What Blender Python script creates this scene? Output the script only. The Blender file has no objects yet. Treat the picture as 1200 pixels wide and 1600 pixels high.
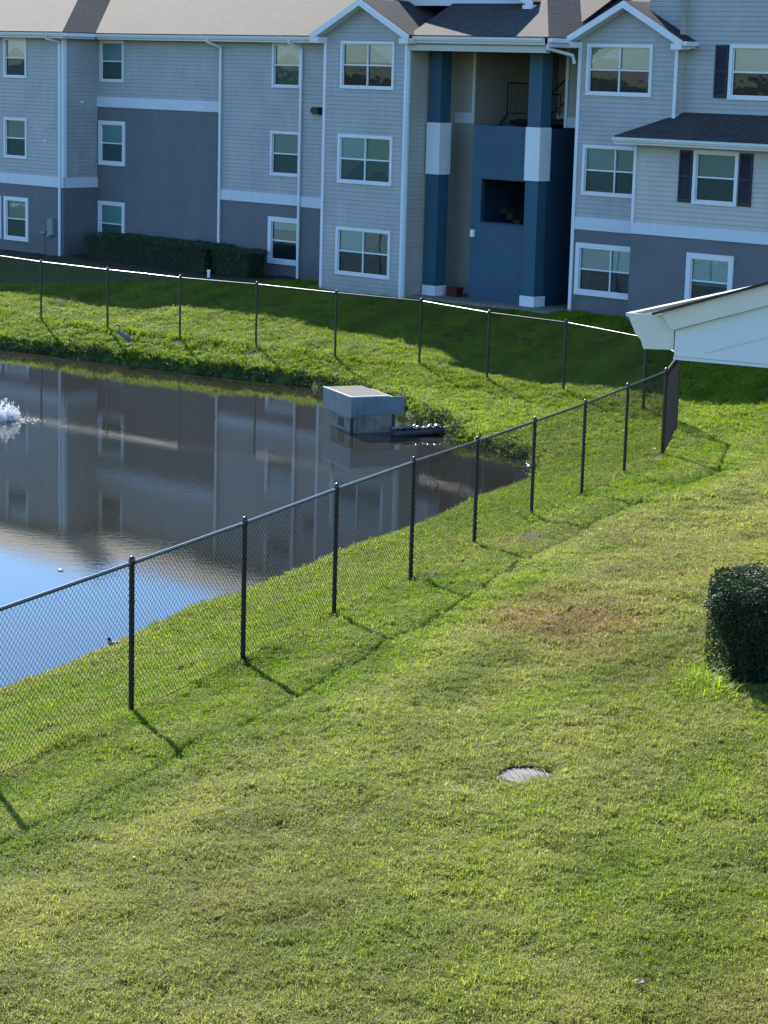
import bpy, bmesh, math, random
import numpy as np
from mathutils import Vector, Matrix, noise as mnoise

# ------------------------------------------------------------------ camera, world, sun, exposure
SC = bpy.context.scene
R = math.radians
CAM_H, F_PX = 6.72, 3500.0
PITCH, ROLL = R(11.1957), R(1.5466)
cam_d = bpy.data.cameras.new('camera'); cam = bpy.data.objects.new('camera', cam_d)
SC.collection.objects.link(cam)
cam_d.sensor_fit = 'VERTICAL'; cam_d.sensor_height = 24.0; cam_d.lens = F_PX / 1600.0 * 24.0
cam_d.clip_start = 0.1; cam_d.clip_end = 6000
_F = Vector((0, math.cos(PITCH), -math.sin(PITCH))); _U0 = Vector((1, 0, 0)).cross(_F)
_R = Vector((1, 0, 0)) * math.cos(ROLL) + _U0 * math.sin(ROLL)
_U = _U0 * math.cos(ROLL) - Vector((1, 0, 0)) * math.sin(ROLL)
cam.matrix_world = Matrix(((_R.x, _U.x, -_F.x, 0), (_R.y, _U.y, -_F.y, 0), (_R.z, _U.z, -_F.z, CAM_H), (0, 0, 0, 1)))
SC.camera = cam

SUN_AZ, SUN_EL = -18.5, 32.0        # azimuth from +Y towards +X
w = bpy.data.worlds.new('World'); SC.world = w; w.use_nodes = True
nt = w.node_tree; bg = nt.nodes['Background']
sky = nt.nodes.new('ShaderNodeTexSky'); sky.sky_type = 'NISHITA'; sky.sun_disc = False
sky.sun_elevation = R(SUN_EL); sky.sun_rotation = R(SUN_AZ)
sky.air_density = 1.3; sky.dust_density = 0.1; sky.ozone_density = 4.0
tint = nt.nodes.new('ShaderNodeMix'); tint.data_type = 'RGBA'; tint.blend_type = 'MULTIPLY'; tint.inputs[0].default_value = 1.0
tint.inputs[7].default_value = (.72, .92, 1.18, 1)      # deep clear blue of the whole sky
nt.links.new(sky.outputs[0], tint.inputs[6]); nt.links.new(tint.outputs[2], bg.inputs[0]); bg.inputs[1].default_value = 0.105
sd = bpy.data.lights.new('sun', 'SUN'); sd.energy = 5.0; sd.angle = R(0.53); sd.color = (1.0, 0.95, 0.85)
sun = bpy.data.objects.new('sun', sd); SC.collection.objects.link(sun)
sv = Vector((math.sin(R(SUN_AZ)) * math.cos(R(SUN_EL)), math.cos(R(SUN_AZ)) * math.cos(R(SUN_EL)), math.sin(R(SUN_EL))))
sun.rotation_euler = sv.to_track_quat('Z', 'Y').to_euler(); sun.location = sv * 60
SC.view_settings.view_transform = 'Standard'; SC.view_settings.look = 'None'
SC.view_settings.gamma = 1.0; SC.view_settings.use_curve_mapping = False
SC.view_settings.exposure = 1.56
SC.cycles.max_bounces = 8; SC.cycles.transparent_max_bounces = 24
SC.cycles.sample_clamp_indirect = 4.0; SC.cycles.caustics_reflective = False

random.seed(5); rng = np.random.default_rng(11)
COL = SC.collection

# ------------------------------------------------------------------ helpers
def tag(o, label=None, cat=None, group=None, kind=None):
    if label: o['label'] = label
    if cat: o['category'] = cat
    if group: o['group'] = group
    if kind: o['kind'] = kind
    return o

def empty(name, loc, rz=0.0, label=None, cat=None, group=None):
    o = bpy.data.objects.new(name, None); COL.objects.link(o)
    o.location = loc; o.rotation_euler = (0, 0, rz); o.empty_display_size = .2
    return tag(o, label, cat, group)

class MB:
    """collects faces, links them as one mesh object"""
    def __init__(s): s.v = []; s.f = []
    def face(s, *pts):
        n = len(s.v); s.v += [tuple(p) for p in pts]; s.f.append(tuple(range(n, n + len(pts))))
    def hexa(s, b, t):
        """b, t: 4 bottom and 4 top points"""
        n = len(s.v); s.v += [tuple(p) for p in b] + [tuple(p) for p in t]
        s.f += [(n+3, n+2, n+1, n), (n+4, n+5, n+6, n+7)] + [(n+i, n+(i+1) % 4, n+4+(i+1) % 4, n+4+i) for i in range(4)]
    def box(s, x0, x1, y0, y1, z0, z1):
        s.hexa([(x0, y0, z0), (x1, y0, z0), (x1, y1, z0), (x0, y1, z0)], [(x0, y0, z1), (x1, y0, z1), (x1, y1, z1), (x0, y1, z1)])
    def tube(s, path, rad, n=8, cap=True, squash=None):
        path = [Vector(p) for p in path]; rr = rad if isinstance(rad, (list, tuple)) else [rad] * len(path)
        base = len(s.v); up = None
        for i, p in enumerate(path):
            t = (path[min(i + 1, len(path) - 1)] - path[max(i - 1, 0)]).normalized()
            a = Vector((0, 0, 1)) if abs(t.z) < .95 else Vector((1, 0, 0))
            if up is not None: a = up
            x = t.cross(a).normalized(); y = x.cross(t).normalized(); up = y
            r = rr[i]; rx, ry = (r if isinstance(r, (tuple, list)) else (r, r))
            for k in range(n):
                an = 2 * math.pi * k / n
                s.v.append(tuple(p + x * (math.cos(an) * rx) + y * (math.sin(an) * ry)))
        for i in range(len(path) - 1):
            for k in range(n):
                a0 = base + i * n + k; a1 = base + i * n + (k + 1) % n
                s.f.append((a0, a1, a1 + n, a0 + n))
        if cap:
            s.f.append(tuple(base + k for k in range(n))[::-1]); e = base + (len(path) - 1) * n
            s.f.append(tuple(e + k for k in range(n)))
    def build(s, name, mat, parent=None, off=(0, 0, 0), smooth=False, label=None, kind=None):
        me = bpy.data.meshes.new(name)
        ox, oy, oz = off
        me.from_pydata([(a - ox, b - oy, c - oz) for a, b, c in s.v], [], s.f)
        if len(s.f) > 1:      # single sheets keep the side they were drawn on
            bm = bmesh.new(); bm.from_mesh(me); bmesh.ops.recalc_face_normals(bm, faces=bm.faces); bm.to_mesh(me); bm.free()
        if smooth:
            me.polygons.foreach_set('use_smooth', [True] * len(me.polygons))
        me.materials.append(mat)
        o = bpy.data.objects.new(name, me); COL.objects.link(o)
        if parent is not None: o.parent = parent
        elif off != (0, 0, 0): o.location = off
        return tag(o, label=label, kind=kind)

def raw_mesh(name, V, Fq, mat, smooth=False):
    me = bpy.data.meshes.new(name); V = np.asarray(V, dtype=np.float32); Fq = np.asarray(Fq, dtype=np.int32)
    k = Fq.shape[1]
    me.vertices.add(len(V)); me.vertices.foreach_set('co', V.ravel())
    me.loops.add(Fq.size); me.loops.foreach_set('vertex_index', Fq.ravel())
    me.polygons.add(len(Fq)); me.polygons.foreach_set('loop_start', np.arange(0, Fq.size, k, dtype=np.int32))
    try: me.polygons.foreach_set('loop_total', np.full(len(Fq), k, dtype=np.int32))
    except Exception: pass
    me.update(calc_edges=True); me.validate()
    if smooth: me.polygons.foreach_set('use_smooth', [True] * len(me.polygons))
    if mat: me.materials.append(mat)
    return me

# ------------------------------------------------------------------ materials
def new_mat(name):
    m = bpy.data.materials.new(name); m.use_nodes = True
    nt = m.node_tree; b = nt.nodes['Principled BSDF']; return m, nt, b
def nn(nt, t, **kw):
    n = nt.nodes.new(t)
    for k, v in kw.items(): setattr(n, k, v)
    return n
def ramp(nt, fac, stops):
    r = nn(nt, 'ShaderNodeValToRGB'); e = r.color_ramp.elements
    e[0].position, e[0].color = stops[0][0], (*stops[0][1], 1); e[1].position, e[1].color = stops[1][0], (*stops[1][1], 1)
    for p, c in stops[2:]:
        x = e.new(p); x.color = (*c, 1)
    nt.links.new(fac, r.inputs[0]); return r.outputs[0]
def tex_noise(nt, scale, detail=4, rough=.55, coord='Object', vec=None, stretch=None):
    n = nn(nt, 'ShaderNodeTexNoise'); n.inputs['Scale'].default_value = scale; n.inputs['Detail'].default_value = detail; n.inputs['Roughness'].default_value = rough
    if vec is None:
        tc = nn(nt, 'ShaderNodeTexCoord'); vec = tc.outputs[coord]
    if stretch:
        mp = nn(nt, 'ShaderNodeMapping'); mp.inputs['Scale'].default_value = stretch; nt.links.new(vec, mp.inputs[0]); vec = mp.outputs[0]
    nt.links.new(vec, n.inputs['Vector']); return n
def mix_col(nt, fac, a, b, mode='MIX'):
    m = nn(nt, 'ShaderNodeMix', data_type='RGBA', blend_type=mode)
    if isinstance(fac, float): m.inputs[0].default_value = fac
    else: nt.links.new(fac, m.inputs[0])
    for s, x in ((6, a), (7, b)):
        if isinstance(x, tuple): m.inputs[s].default_value = (*x, 1)
        else: nt.links.new(x, m.inputs[s])
    return m.outputs[2]
def paint(name, col, rough=.5, var=.08, scale=1.2, bump=0.0, bscale=60, streak=True, spec=.4, stain=False):
    """painted / weathered surface: base colour with soft mottling, vertical wash streaks and fine grain"""
    m, nt, b = new_mat(name)
    n1 = tex_noise(nt, scale, 5, .6)
    c = ramp(nt, n1.outputs[0], [(.3, tuple(x * (1 - var) for x in col)), (.7, tuple(min(1, x * (1 + var)) for x in col))])
    if streak:
        n2 = tex_noise(nt, 1.0, 4, .65, stretch=(5, 5, .35))
        f = ramp(nt, n2.outputs[0], [(.42, (0, 0, 0)), (.8, (1, 1, 1))])
        c = mix_col(nt, f, c, tuple(x * (1 - 1.6 * var) for x in col))
    if stain:
        n4 = tex_noise(nt, .8, 6, .7); tc = nn(nt, 'ShaderNodeTexCoord'); sp = nn(nt, 'ShaderNodeSeparateXYZ'); nt.links.new(tc.outputs['Object'], sp.inputs[0])
        mr = nn(nt, 'ShaderNodeMapRange'); mr.inputs[1].default_value = .0; mr.inputs[2].default_value = .9; mr.inputs[3].default_value = .34; mr.inputs[4].default_value = 0.0; nt.links.new(sp.outputs['Z'], mr.inputs[0])
        ad = nn(nt, 'ShaderNodeMath', operation='ADD'); nt.links.new(n4.outputs[0], ad.inputs[0]); nt.links.new(mr.outputs[0], ad.inputs[1])
        c = mix_col(nt, ramp(nt, ad.outputs[0], [(.48, (0, 0, 0)), (.95, (.75, .75, .75))]), c, tuple(x * .62 for x in (col[0], col[1] * .98, col[2] * .92)))
    nt.links.new(c, b.inputs['Base Color']); b.inputs['Roughness'].default_value = rough
    b.inputs['Specular IOR Level'].default_value = spec
    if bump:
        n3 = tex_noise(nt, bscale, 3); bp = nn(nt, 'ShaderNodeBump'); bp.inputs['Strength'].default_value = bump; bp.inputs['Distance'].default_value = .01
        nt.links.new(n3.outputs[0], bp.inputs['Height']); nt.links.new(bp.outputs[0], b.inputs['Normal'])
    return m

M = {}
M['siding'] = paint('vinyl_siding', (.37, .37, .355), .5, .07, stain=True)
M['siding_tan'] = paint('tan_siding', (.38, .36, .31), .55, .06, stain=True)
M['siding_cream'] = paint('cream_siding', (.46, .44, .39), .5, .07, stain=True)
M['slate'] = paint('slate_grey_wall', (.140, .142, .150), .7, .07, bump=.15, stain=True)
M['tanwall'] = paint('tan_stucco', (.32, .305, .27), .7, .07, bump=.15, stain=True)
M['trim'] = paint('white_trim', (.66, .69, .71), .4, .04)
M['band'] = paint('white_band', (.56, .61, .67), .5, .04)
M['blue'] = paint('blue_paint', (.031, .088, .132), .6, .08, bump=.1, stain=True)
M['blue_shaded'] = paint('blue_paint_shaded', (.017, .045, .08), .6, .10, bump=.1)  # blue with shade put into the colour, for tower sides and opening frame
M['shutter'] = paint('dark_shutter', (.022, .018, .03), .5, .1)
M['gutter'] = paint('white_gutter', (.68, .71, .73), .35, .05)
M['soffit'] = paint('tan_soffit', (.50, .48, .42), .6, .05)
M['black_metal'] = paint('black_vinyl_metal', (.012, .012, .014), .28, .1, streak=False, spec=.6)
M['rail'] = paint('black_vinyl_rail', (.016, .017, .02), .3, .1, streak=False, spec=.6)
M['rail'].node_tree.nodes['Principled BSDF'].inputs['Coat Weight'].default_value = .12; M['rail'].node_tree.nodes['Principled BSDF'].inputs['Coat Roughness'].default_value = .2
M['black_wire'] = paint('black_wire', (.014, .015, .016), .85, .1, streak=False, spec=.1)
M['unlit'] = paint('unlit_dark', (.05, .05, .05), .8, .2)  # dark colour that stands in for shade in rooms and holes
M['blind'] = paint('white_blind', (.60, .70, .68), .6, .05, streak=False)
M['blind_grey'] = paint('grey_blind', (.40, .50, .50), .6, .06, streak=False); M['blind_cream'] = paint('cream_blind', (.62, .66, .56), .6, .06, streak=False)
M['curtain_or_glint'] = paint('white_curtain_or_glint', (.85, .87, .88), .8, .08, streak=False)
M['concrete'] = paint('concrete', (.23, .19, .145), .85, .4, scale=5, bump=.5, bscale=40)
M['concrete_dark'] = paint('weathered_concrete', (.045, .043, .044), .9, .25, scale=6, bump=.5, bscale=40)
M['metal_skirt'] = paint('grey_metal_skirt', (.135, .165, .185), .55, .16, scale=3)
M['bright_metal'] = paint('bare_metal_edge', (.55, .55, .54), .45, .05)
M['red'] = paint('dull_red_plastic', (.10, .012, .014), .5, .1)
M['grey_metal'] = paint('grey_meter_box', (.22, .23, .24), .5, .1)
M['lamp_black'] = paint('dark_lamp', (.02, .02, .02), .5, .1)
M['lamp_white'] = paint('white_lamp', (.8, .8, .78), .4, .02)
M['cream'] = paint('cream_aluminium', (.62, .59, .50), .4, .09)
M['white_panel'] = paint('white_panel', (.58, .62, .64), .38, .08)
M['pale_stone'] = paint('pale_stone', (.5, .48, .45), .8, .1)
M['litter'] = paint('paper_litter', (.5, .5, .47), .7, .05)
M['dirt'] = paint('mulch_dirt', (.06, .045, .032), .95, .4, scale=6, bump=1, bscale=25, streak=False)
M['shell'] = paint('wet_dark_shell', (.025, .022, .016), .22, .3, scale=30, streak=False, spec=1.0)
M['shell'].node_tree.nodes['Principled BSDF'].inputs['Coat Weight'].default_value = 1.0; M['shell'].node_tree.nodes['Principled BSDF'].inputs['Coat Roughness'].default_value = .18
M['skin'] = paint('dark_turtle_skin', (.03, .032, .018), .4, .3, scale=30, streak=False)
M['pipe'] = paint('weathered_dark_pipe', (.07, .06, .055), .6, .35, scale=8, bump=.5, bscale=30)

def shingle_mat():
    m, nt, b = new_mat('brown_shingles')
    n1 = tex_noise(nt, 16, 6, .8); n2 = tex_noise(nt, 1.1, 5, .65); n3 = tex_noise(nt, 3.5, 4, .7, stretch=(1, 3, 6))
    c1 = ramp(nt, n1.outputs[0], [(.38, (.014, .0125, .011)), (.62, (.072, .060, .051))])
    c2 = ramp(nt, n2.outputs[0], [(.3, (.68, .68, .72)), (.7, (1.2, 1.12, 1.02))])
    c3 = ramp(nt, n3.outputs[0], [(.35, (.72, .72, .72)), (.65, (1.15, 1.15, 1.15))])
    c = mix_col(nt, 1.0, c1, c2, 'MULTIPLY'); c = mix_col(nt, 1.0, c, c3, 'MULTIPLY')
    nt.links.new(c, b.inputs['Base Color']); b.inputs['Roughness'].default_value = .9
    # shingle courses: fine relief that steps down the slope
    tc = nn(nt, 'ShaderNodeTexCoord'); sp = nn(nt, 'ShaderNodeSeparateXYZ'); nt.links.new(tc.outputs['Object'], sp.inputs[0])
    mu = nn(nt, 'ShaderNodeMath', operation='MULTIPLY'); mu.inputs[1].default_value = 1 / .07; nt.links.new(sp.outputs['Z'], mu.inputs[0])
    fr = nn(nt, 'ShaderNodeMath', operation='FRACT'); nt.links.new(mu.outputs[0], fr.inputs[0])
    ad = nn(nt, 'ShaderNodeMath', operation='ADD'); nt.links.new(fr.outputs[0], ad.inputs[0]); nt.links.new(n1.outputs[0], ad.inputs[1])
    bp = nn(nt, 'ShaderNodeBump'); bp.inputs['Strength'].default_value = .6; bp.inputs['Distance'].default_value = .012
    nt.links.new(ad.outputs[0], bp.inputs['Height']); nt.links.new(bp.outputs[0], b.inputs['Normal'])
    return m
M['shingle'] = shingle_mat()

def glass_mat(name, tint=(.60, .80, .80), refl=.11):
    m = bpy.data.materials.new(name); m.use_nodes = True; nt = m.node_tree; nt.nodes.remove(nt.nodes['Principled BSDF'])
    out = nt.nodes['Material Output']
    tr = nn(nt, 'ShaderNodeBsdfTransparent'); tr.inputs[0].default_value = (*tint, 1)
    gl = nn(nt, 'ShaderNodeBsdfGlossy'); gl.inputs['Roughness'].default_value = .02; gl.inputs[0].default_value = (.9, .95, 1, 1)
    n = tex_noise(nt, 1.6, 2); bp = nn(nt, 'ShaderNodeBump'); bp.inputs['Strength'].default_value = .1; bp.inputs['Distance'].default_value = .02
    nt.links.new(n.outputs[0], bp.inputs['Height']); nt.links.new(bp.outputs[0], gl.inputs['Normal'])
    fr = nn(nt, 'ShaderNodeFresnel'); fr.inputs[0].default_value = 1.5
    ad = nn(nt, 'ShaderNodeMath', operation='ADD'); ad.inputs[1].default_value = refl - .05; nt.links.new(fr.outputs[0], ad.inputs[0])
    mx = nn(nt, 'ShaderNodeMixShader'); nt.links.new(ad.outputs[0], mx.inputs[0]); nt.links.new(tr.outputs[0], mx.inputs[1]); nt.links.new(gl.outputs[0], mx.inputs[2])
    nt.links.new(mx.outputs[0], out.inputs[0]); return m
M['glass'] = glass_mat('window_glass')
def screen_mat():
    m = bpy.data.materials.new('insect_screen'); m.use_nodes = True; nt = m.node_tree; nt.nodes.remove(nt.nodes['Principled BSDF'])
    tr = nn(nt, 'ShaderNodeBsdfTransparent'); df = nn(nt, 'ShaderNodeBsdfDiffuse'); df.inputs[0].default_value = (.03, .035, .04, 1)
    mx = nn(nt, 'ShaderNodeMixShader'); mx.inputs[0].default_value = .42
    nt.links.new(tr.outputs[0], mx.inputs[1]); nt.links.new(df.outputs[0], mx.inputs[2]); nt.links.new(mx.outputs[0], nt.nodes['Material Output'].inputs[0]); return m
M['screen'] = screen_mat()

def leaf_mat(name, cols, trans=.35, attr=None, rough=.5, spec=.2):
    """cols: ramp over a per-leaf random value; attr: instance attribute mixing to a second ramp"""
    m, nt, b = new_mat(name); out = nt.nodes['Material Output']
    if attr:
        oi = nn(nt, 'ShaderNodeObjectInfo'); rnd = oi.outputs['Random']
    else:
        g = nn(nt, 'ShaderNodeNewGeometry'); rnd = g.outputs['Random Per Island']
    c = ramp(nt, rnd, cols[0])
    if attr:
        at = nn(nt, 'ShaderNodeAttribute'); at.attribute_type = 'INSTANCER'; at.attribute_name = attr
        c2 = ramp(nt, rnd, cols[1]); c = mix_col(nt, at.outputs['Fac'], c, c2)
        at2 = nn(nt, 'ShaderNodeAttribute'); at2.attribute_type = 'INSTANCER'; at2.attribute_name = 'brown'
        c3 = ramp(nt, rnd, cols[2]); c = mix_col(nt, at2.outputs['Fac'], c, c3)
        at3 = nn(nt, 'ShaderNodeAttribute'); at3.attribute_type = 'INSTANCER'; at3.attribute_name = 'dense'      # darker, denser turf in places
        c = mix_col(nt, at3.outputs['Fac'], c, mix_col(nt, 1.0, c, (.58, .64, .68), 'MULTIPLY'))
    nt.links.new(c, b.inputs['Base Color']); b.inputs['Roughness'].default_value = rough; b.inputs['Specular IOR Level'].default_value = spec
    t = nn(nt, 'ShaderNodeBsdfTranslucent')
    tc = mix_col(nt, 1.0, c, (1.1, 1.2, .65), 'MULTIPLY'); nt.links.new(tc, t.inputs[0])
    mx = nn(nt, 'ShaderNodeMixShader'); mx.inputs[0].default_value = trans
    nt.links.new(b.outputs[0], mx.inputs[1]); nt.links.new(t.outputs[0], mx.inputs[2]); nt.links.new(mx.outputs[0], out.inputs[0])
    return m
M['grass'] = leaf_mat('grass_blades', [
    [(0, (.14, .21, .006)), (.6, (.20, .28, .009)), (1, (.28, .36, .018))],
    [(0, (.22, .225, .055)), (.6, (.30, .29, .08)), (1, (.43, .40, .13))],
    [(0, (.18, .10, .055)), (.5, (.28, .17, .09)), (1, (.38, .26, .14))]], .5, 'dry', .6, .12)
M['hedge_leaf'] = leaf_mat('hedge_leaves', [[(0, (.012, .026, .013)), (.6, (.024, .046, .020)), (1, (.085, .12, .05))]], .22, rough=.6, spec=.2)
M['hedge_far_leaf'] = leaf_mat('dark_hedge_leaves', [[(0, (.025, .045, .02)), (1, (.06, .095, .035))]], .2)
M['weed'] = leaf_mat('bank_weeds', [[(0, (.022, .04, .014)), (.75, (.05, .08, .025)), (1, (.11, .13, .055))]], .3, rough=.8)
M['lush'] = leaf_mat('lush_blades', [[(0, (.18, .26, .01)), (1, (.36, .44, .03))]], .5)
M['hedge_core'] = paint('hedge_inside', (.012, .017, .008), .9, .3, scale=10, streak=False)

# ------------------------------------------------------------------ terrain data (world metres; camera above the origin)
ZW = -1.25
FENCE = [(-14.4, 68.6, -.6), (-12.2, 66.3, -.6), (-9.99, 64.09, -.62), (-7.84, 62.18, -.62), (-5.66, 60.42, -.62), (-3.53, 59.35, -.64), (-1.38, 57.65, -.64),
         (.79, 56.35, -.66), (2.42, 54.20, -.68), (4.17, 52.69, -.70), (5.82, 50.38, -.75), (6.20, 47.52, -.75), (5.50, 43.95, -.66),
         (4.47, 41.29, -.62), (3.50, 39.14, -.64), (2.44, 36.41, -.56), (1.38, 33.26, -.40), (.39, 30.15, -.20), (-.60, 27.62, -.13),
         (-1.60, 25.29, -.12), (-2.63, 22.94, -.10), (-3.72, 20.50, -.08), (-4.86, 18.05, -.06), (-6.0, 15.6, -.05)]
SHORE = [(-60, 96), (-30, 74.5), (-20, 68), (-14, 64.3), (-10.86, 62.27), (-8.90, 61.12), (-6.97, 59.63), (-5.13, 58.32), (-3.39, 57.31), (-2.04, 56.51), (-.71, 54.61), (.42, 52.41),
         (.75, 51.0), (1.34, 49.62), (1.48, 48.33), (1.95, 47.65), (2.50, 47.0), (2.89, 46.27), (2.97, 45.06), (2.85, 43.88), (2.35, 42.84),
         (1.88, 41.98), (1.43, 41.02), (.91, 39.68), (.49, 38.71), (-.28, 37.41), (-.62, 36.85), (-1.22, 35.45), (-2.13, 33.49), (-2.72, 32.71),
         (-3.20, 31.47), (-3.69, 30.21), (-4.21, 28.90), (-4.86, 27.68), (-7.5, 23.5), (-14, 17), (-60, 8)]

def seg_dist(X, Y, poly, closed):
    P = np.array(poly)[:, :2]; n = len(P); best = np.full(X.shape, 1e9)
    for i in range(n if closed else n - 1):
        a, b = P[i], P[(i + 1) % n]; d = b - a; L = max(d @ d, 1e-9)
        t = np.clip(((X - a[0]) * d[0] + (Y - a[1]) * d[1]) / L, 0, 1)
        best = np.minimum(best, np.hypot(X - a[0] - t * d[0], Y - a[1] - t * d[1]))
    return best
def inside(X, Y, poly):
    P = np.array(poly)[:, :2]; n = len(P); r = np.zeros(X.shape, bool)
    for i in range(n):
        x0, y0 = P[i]; x1, y1 = P[(i + 1) % n]
        c = ((y0 > Y) != (y1 > Y)); xi = (x1 - x0) * (Y - y0) / (y1 - y0 + 1e-12) + x0
        r ^= c & (X < xi)
    return r
FLOOP = FENCE + [(-10, 8, 0), (-70, 0, 0), (-70, 110, 0)]
# thin-plate spline through the land heights
_t = R(48); AX = (math.sin(_t), -math.cos(_t)); NX = (-math.cos(_t), -math.sin(_t))
def UV(u, v, z=0.0):
    return (AX[0] * u - NX[0] * (52.1 + v), AX[1] * u - NX[1] * (52.1 + v), z)
CP = [p for p in FENCE]
for u in (-75, -65, -57, -50, -44, -38, -32, -26, -18, -10):
    CP += [UV(u, -2.6, -.02), UV(u, 3, 0), UV(u, 14, 0)]
for u, z in ((-30, -.70), (-24, -.6), (-18, -.5)): CP.append(UV(u, -9, z))
for u, v, z in ((-56, -7, -.35), (-50, -7, -.38), (-45, -7, -.40), (-40, -7.5, -.52), (-35, -8, -.66)): CP.append(UV(u, v, z))
for i in range(14, 23):   # the lawn climbs a little beyond the near fence
    x, y, z = FENCE[i]; CP += [(x + 1.9, y - .9, z + .27), (x + 4.5, y - 2.2, z + .42 if y < 31 else z + .40)]
CP += [(8.2, 46.5, -.72), (8, 42, -.6), (7.5, 37, -.42), (14, 48, -.5), (14, 38, -.3), (10, 30, .05), (6, 26, .3), (4, 20, .34), (8, 18, .36), (1, 16, .36), (-1, 12, .35), (4, 11, .4),
       (-5, 11, .3), (12, 12, .4), (20, 25, .2), (24, 45, -.2), (24, 60, 0), (-10, 8, .2), (-30, 70 + 6, -.4), (-45, 90, -.3)]
CPa = np.array(CP, float)
def _phi(r2): return np.where(r2 > 1e-9, .5 * r2 * np.log(r2 + 1e-12), 0)
def _tps(C, lam=.35):
    n = len(C); d2 = (C[:, None, 0] - C[None, :, 0]) ** 2 + (C[:, None, 1] - C[None, :, 1]) ** 2
    A = np.zeros((n + 3, n + 3)); A[:n, :n] = _phi(d2) + lam * np.eye(n); A[:n, n] = 1; A[:n, n + 1:] = C[:, :2]; A[n, :n] = 1; A[n + 1:, :n] = C[:, :2].T
    return np.linalg.solve(A, np.concatenate([C[:, 2], [0, 0, 0]]))
TW = _tps(CPa)
def land(X, Y):
    z = np.zeros(X.shape) + TW[len(CPa)] + TW[-2] * X + TW[-1] * Y
    for i, (cx, cy, _) in enumerate(CP): z = z + TW[i] * _phi((X - cx) ** 2 + (Y - cy) ** 2)
    z = np.clip(z, -1.1, .6)
    far = np.clip((np.hypot(X, Y - 42) - 48) / 30, 0, 1)
    return z * (1 - far)
def vnoise(X, Y, s, seed=0):
    """cheap value noise in numpy"""
    x = X / s + seed * 17.31; y = Y / s + seed * 9.77; xi = np.floor(x); yi = np.floor(y); fx = x - xi; fy = y - yi
    fx = fx * fx * (3 - 2 * fx); fy = fy * fy * (3 - 2 * fy)
    h = lambda a, b: np.modf(np.abs(np.sin(a * 127.1 + b * 311.7 + seed * 5.3) * 43758.5453))[0]
    return (h(xi, yi) * (1 - fx) + h(xi + 1, yi) * fx) * (1 - fy) + (h(xi, yi + 1) * (1 - fx) + h(xi + 1, yi + 1) * fx) * fy
def height(X, Y):
    X = np.asarray(X, float); Y = np.asarray(Y, float)
    s = seg_dist(X, Y, SHORE, True); ins = inside(X, Y, SHORE); fl = inside(X, Y, FLOOP); f = seg_dist(X, Y, FENCE, False)
    T = land(X, Y) + (vnoise(X, Y, 1.3, 1) - .5) * .075 + (vnoise(X, Y, .45, 2) - .5) * .05
    s = s + (vnoise(X, Y, .6, 3) - .5) * .22 * np.clip((Y - 44) / 6, .15, 1)
    s = np.where(ins, -np.abs(s), s)
    far = np.clip((Y - 45) / 5, 0, 1); lip = .05 + .22 * far
    zedge = ZW + lip * np.clip(s / (.35 - .15 * far), 0, 1)
    t = np.clip(s / (np.maximum(s, 0) + f + 1e-6), 0, 1); t = np.where(fl, t, 1.0)
    z = zedge + (T - zedge) * t
    return np.where(s < 0, ZW - np.minimum(1.2, -.4 * s + .02), z)
def hz(x, y): return float(height(np.array([x]), np.array([y]))[0])

# ------------------------------------------------------------------ ground sheet
def ground_mat():
    m, nt, b = new_mat('lawn_soil')
    n1 = tex_noise(nt, 9, 5, .7); n2 = tex_noise(nt, .5, 4, .6)
    c1 = ramp(nt, n1.outputs[0], [(.3, (.030, .048, .010)), (.7, (.075, .11, .022))])
    at = nn(nt, 'ShaderNodeAttribute'); at.attribute_name = 'dry'
    c2 = ramp(nt, n1.outputs[0], [(.3, (.05, .055, .020)), (.7, (.125, .125, .045))])
    c = mix_col(nt, at.outputs['Fac'], c1, c2)
    at2 = nn(nt, 'ShaderNodeAttribute'); at2.attribute_name = 'bare'
    c = mix_col(nt, at2.outputs['Fac'], c, (.055, .042, .028))
    nt.links.new(c, b.inputs['Base Color']); b.inputs['Roughness'].default_value = .95; b.inputs['Specular IOR Level'].default_value = .1
    bp = nn(nt, 'ShaderNodeBump'); bp.inputs['Strength'].default_value = .7; bp.inputs['Distance'].default_value = .04
    nt.links.new(n1.outputs[0], bp.inputs['Height']); nt.links.new(bp.outputs[0], b.inputs['Normal'])
    return m
M['ground'] = ground_mat()
def blob(X, Y, cx, cy, rx, ry, p=2):
    return np.exp(-(((X - cx) / rx) ** 2 + ((Y - cy) / ry) ** 2) ** (p / 2))
MAN = (1.385, 19.88)
BARE = [(-2.42, 26.3, .30, .42), (-3.57, 23.7, .32, .45), (-1.6, 26.0, .2, .25), (-7.84, 62.1, .3, .6), (-5.66, 60.3, .35, .8), (-3.53, 59.2, .5, 1.2), (-1.38, 57.5, .6, 1.4), (2.3, 34.2, .3, 1.0), (5.3, 43.6, .35, .9), (.4, 29.9, .2, .4), (-.6, 27.3, .2, .4), (3.4, 38.9, .25, .5)]
def bare_map(X, Y):
    b = np.zeros(X.shape)
    for cx, cy, rx, ry in BARE: b = np.maximum(b, blob(X, Y, cx, cy, rx, ry, 2) * (.45 if cy > 50 else .9))
    b = b * (.8 + .9 * (vnoise(X, Y, .25, 7) - .3))
    # planting bed along the wall
    U = X * AX[0] + Y * AX[1]; V = -(X * NX[0] + Y * NX[1]) - 52.1
    bed = np.clip((V + 3.1 + (vnoise(X, Y, 1.1, 8) - .5) * .6) / .3, 0, 1) * np.clip((-50 - U) / .5, 0, 1)
    return np.clip(np.maximum(b * 1.25, bed), 0, 1)
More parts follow.
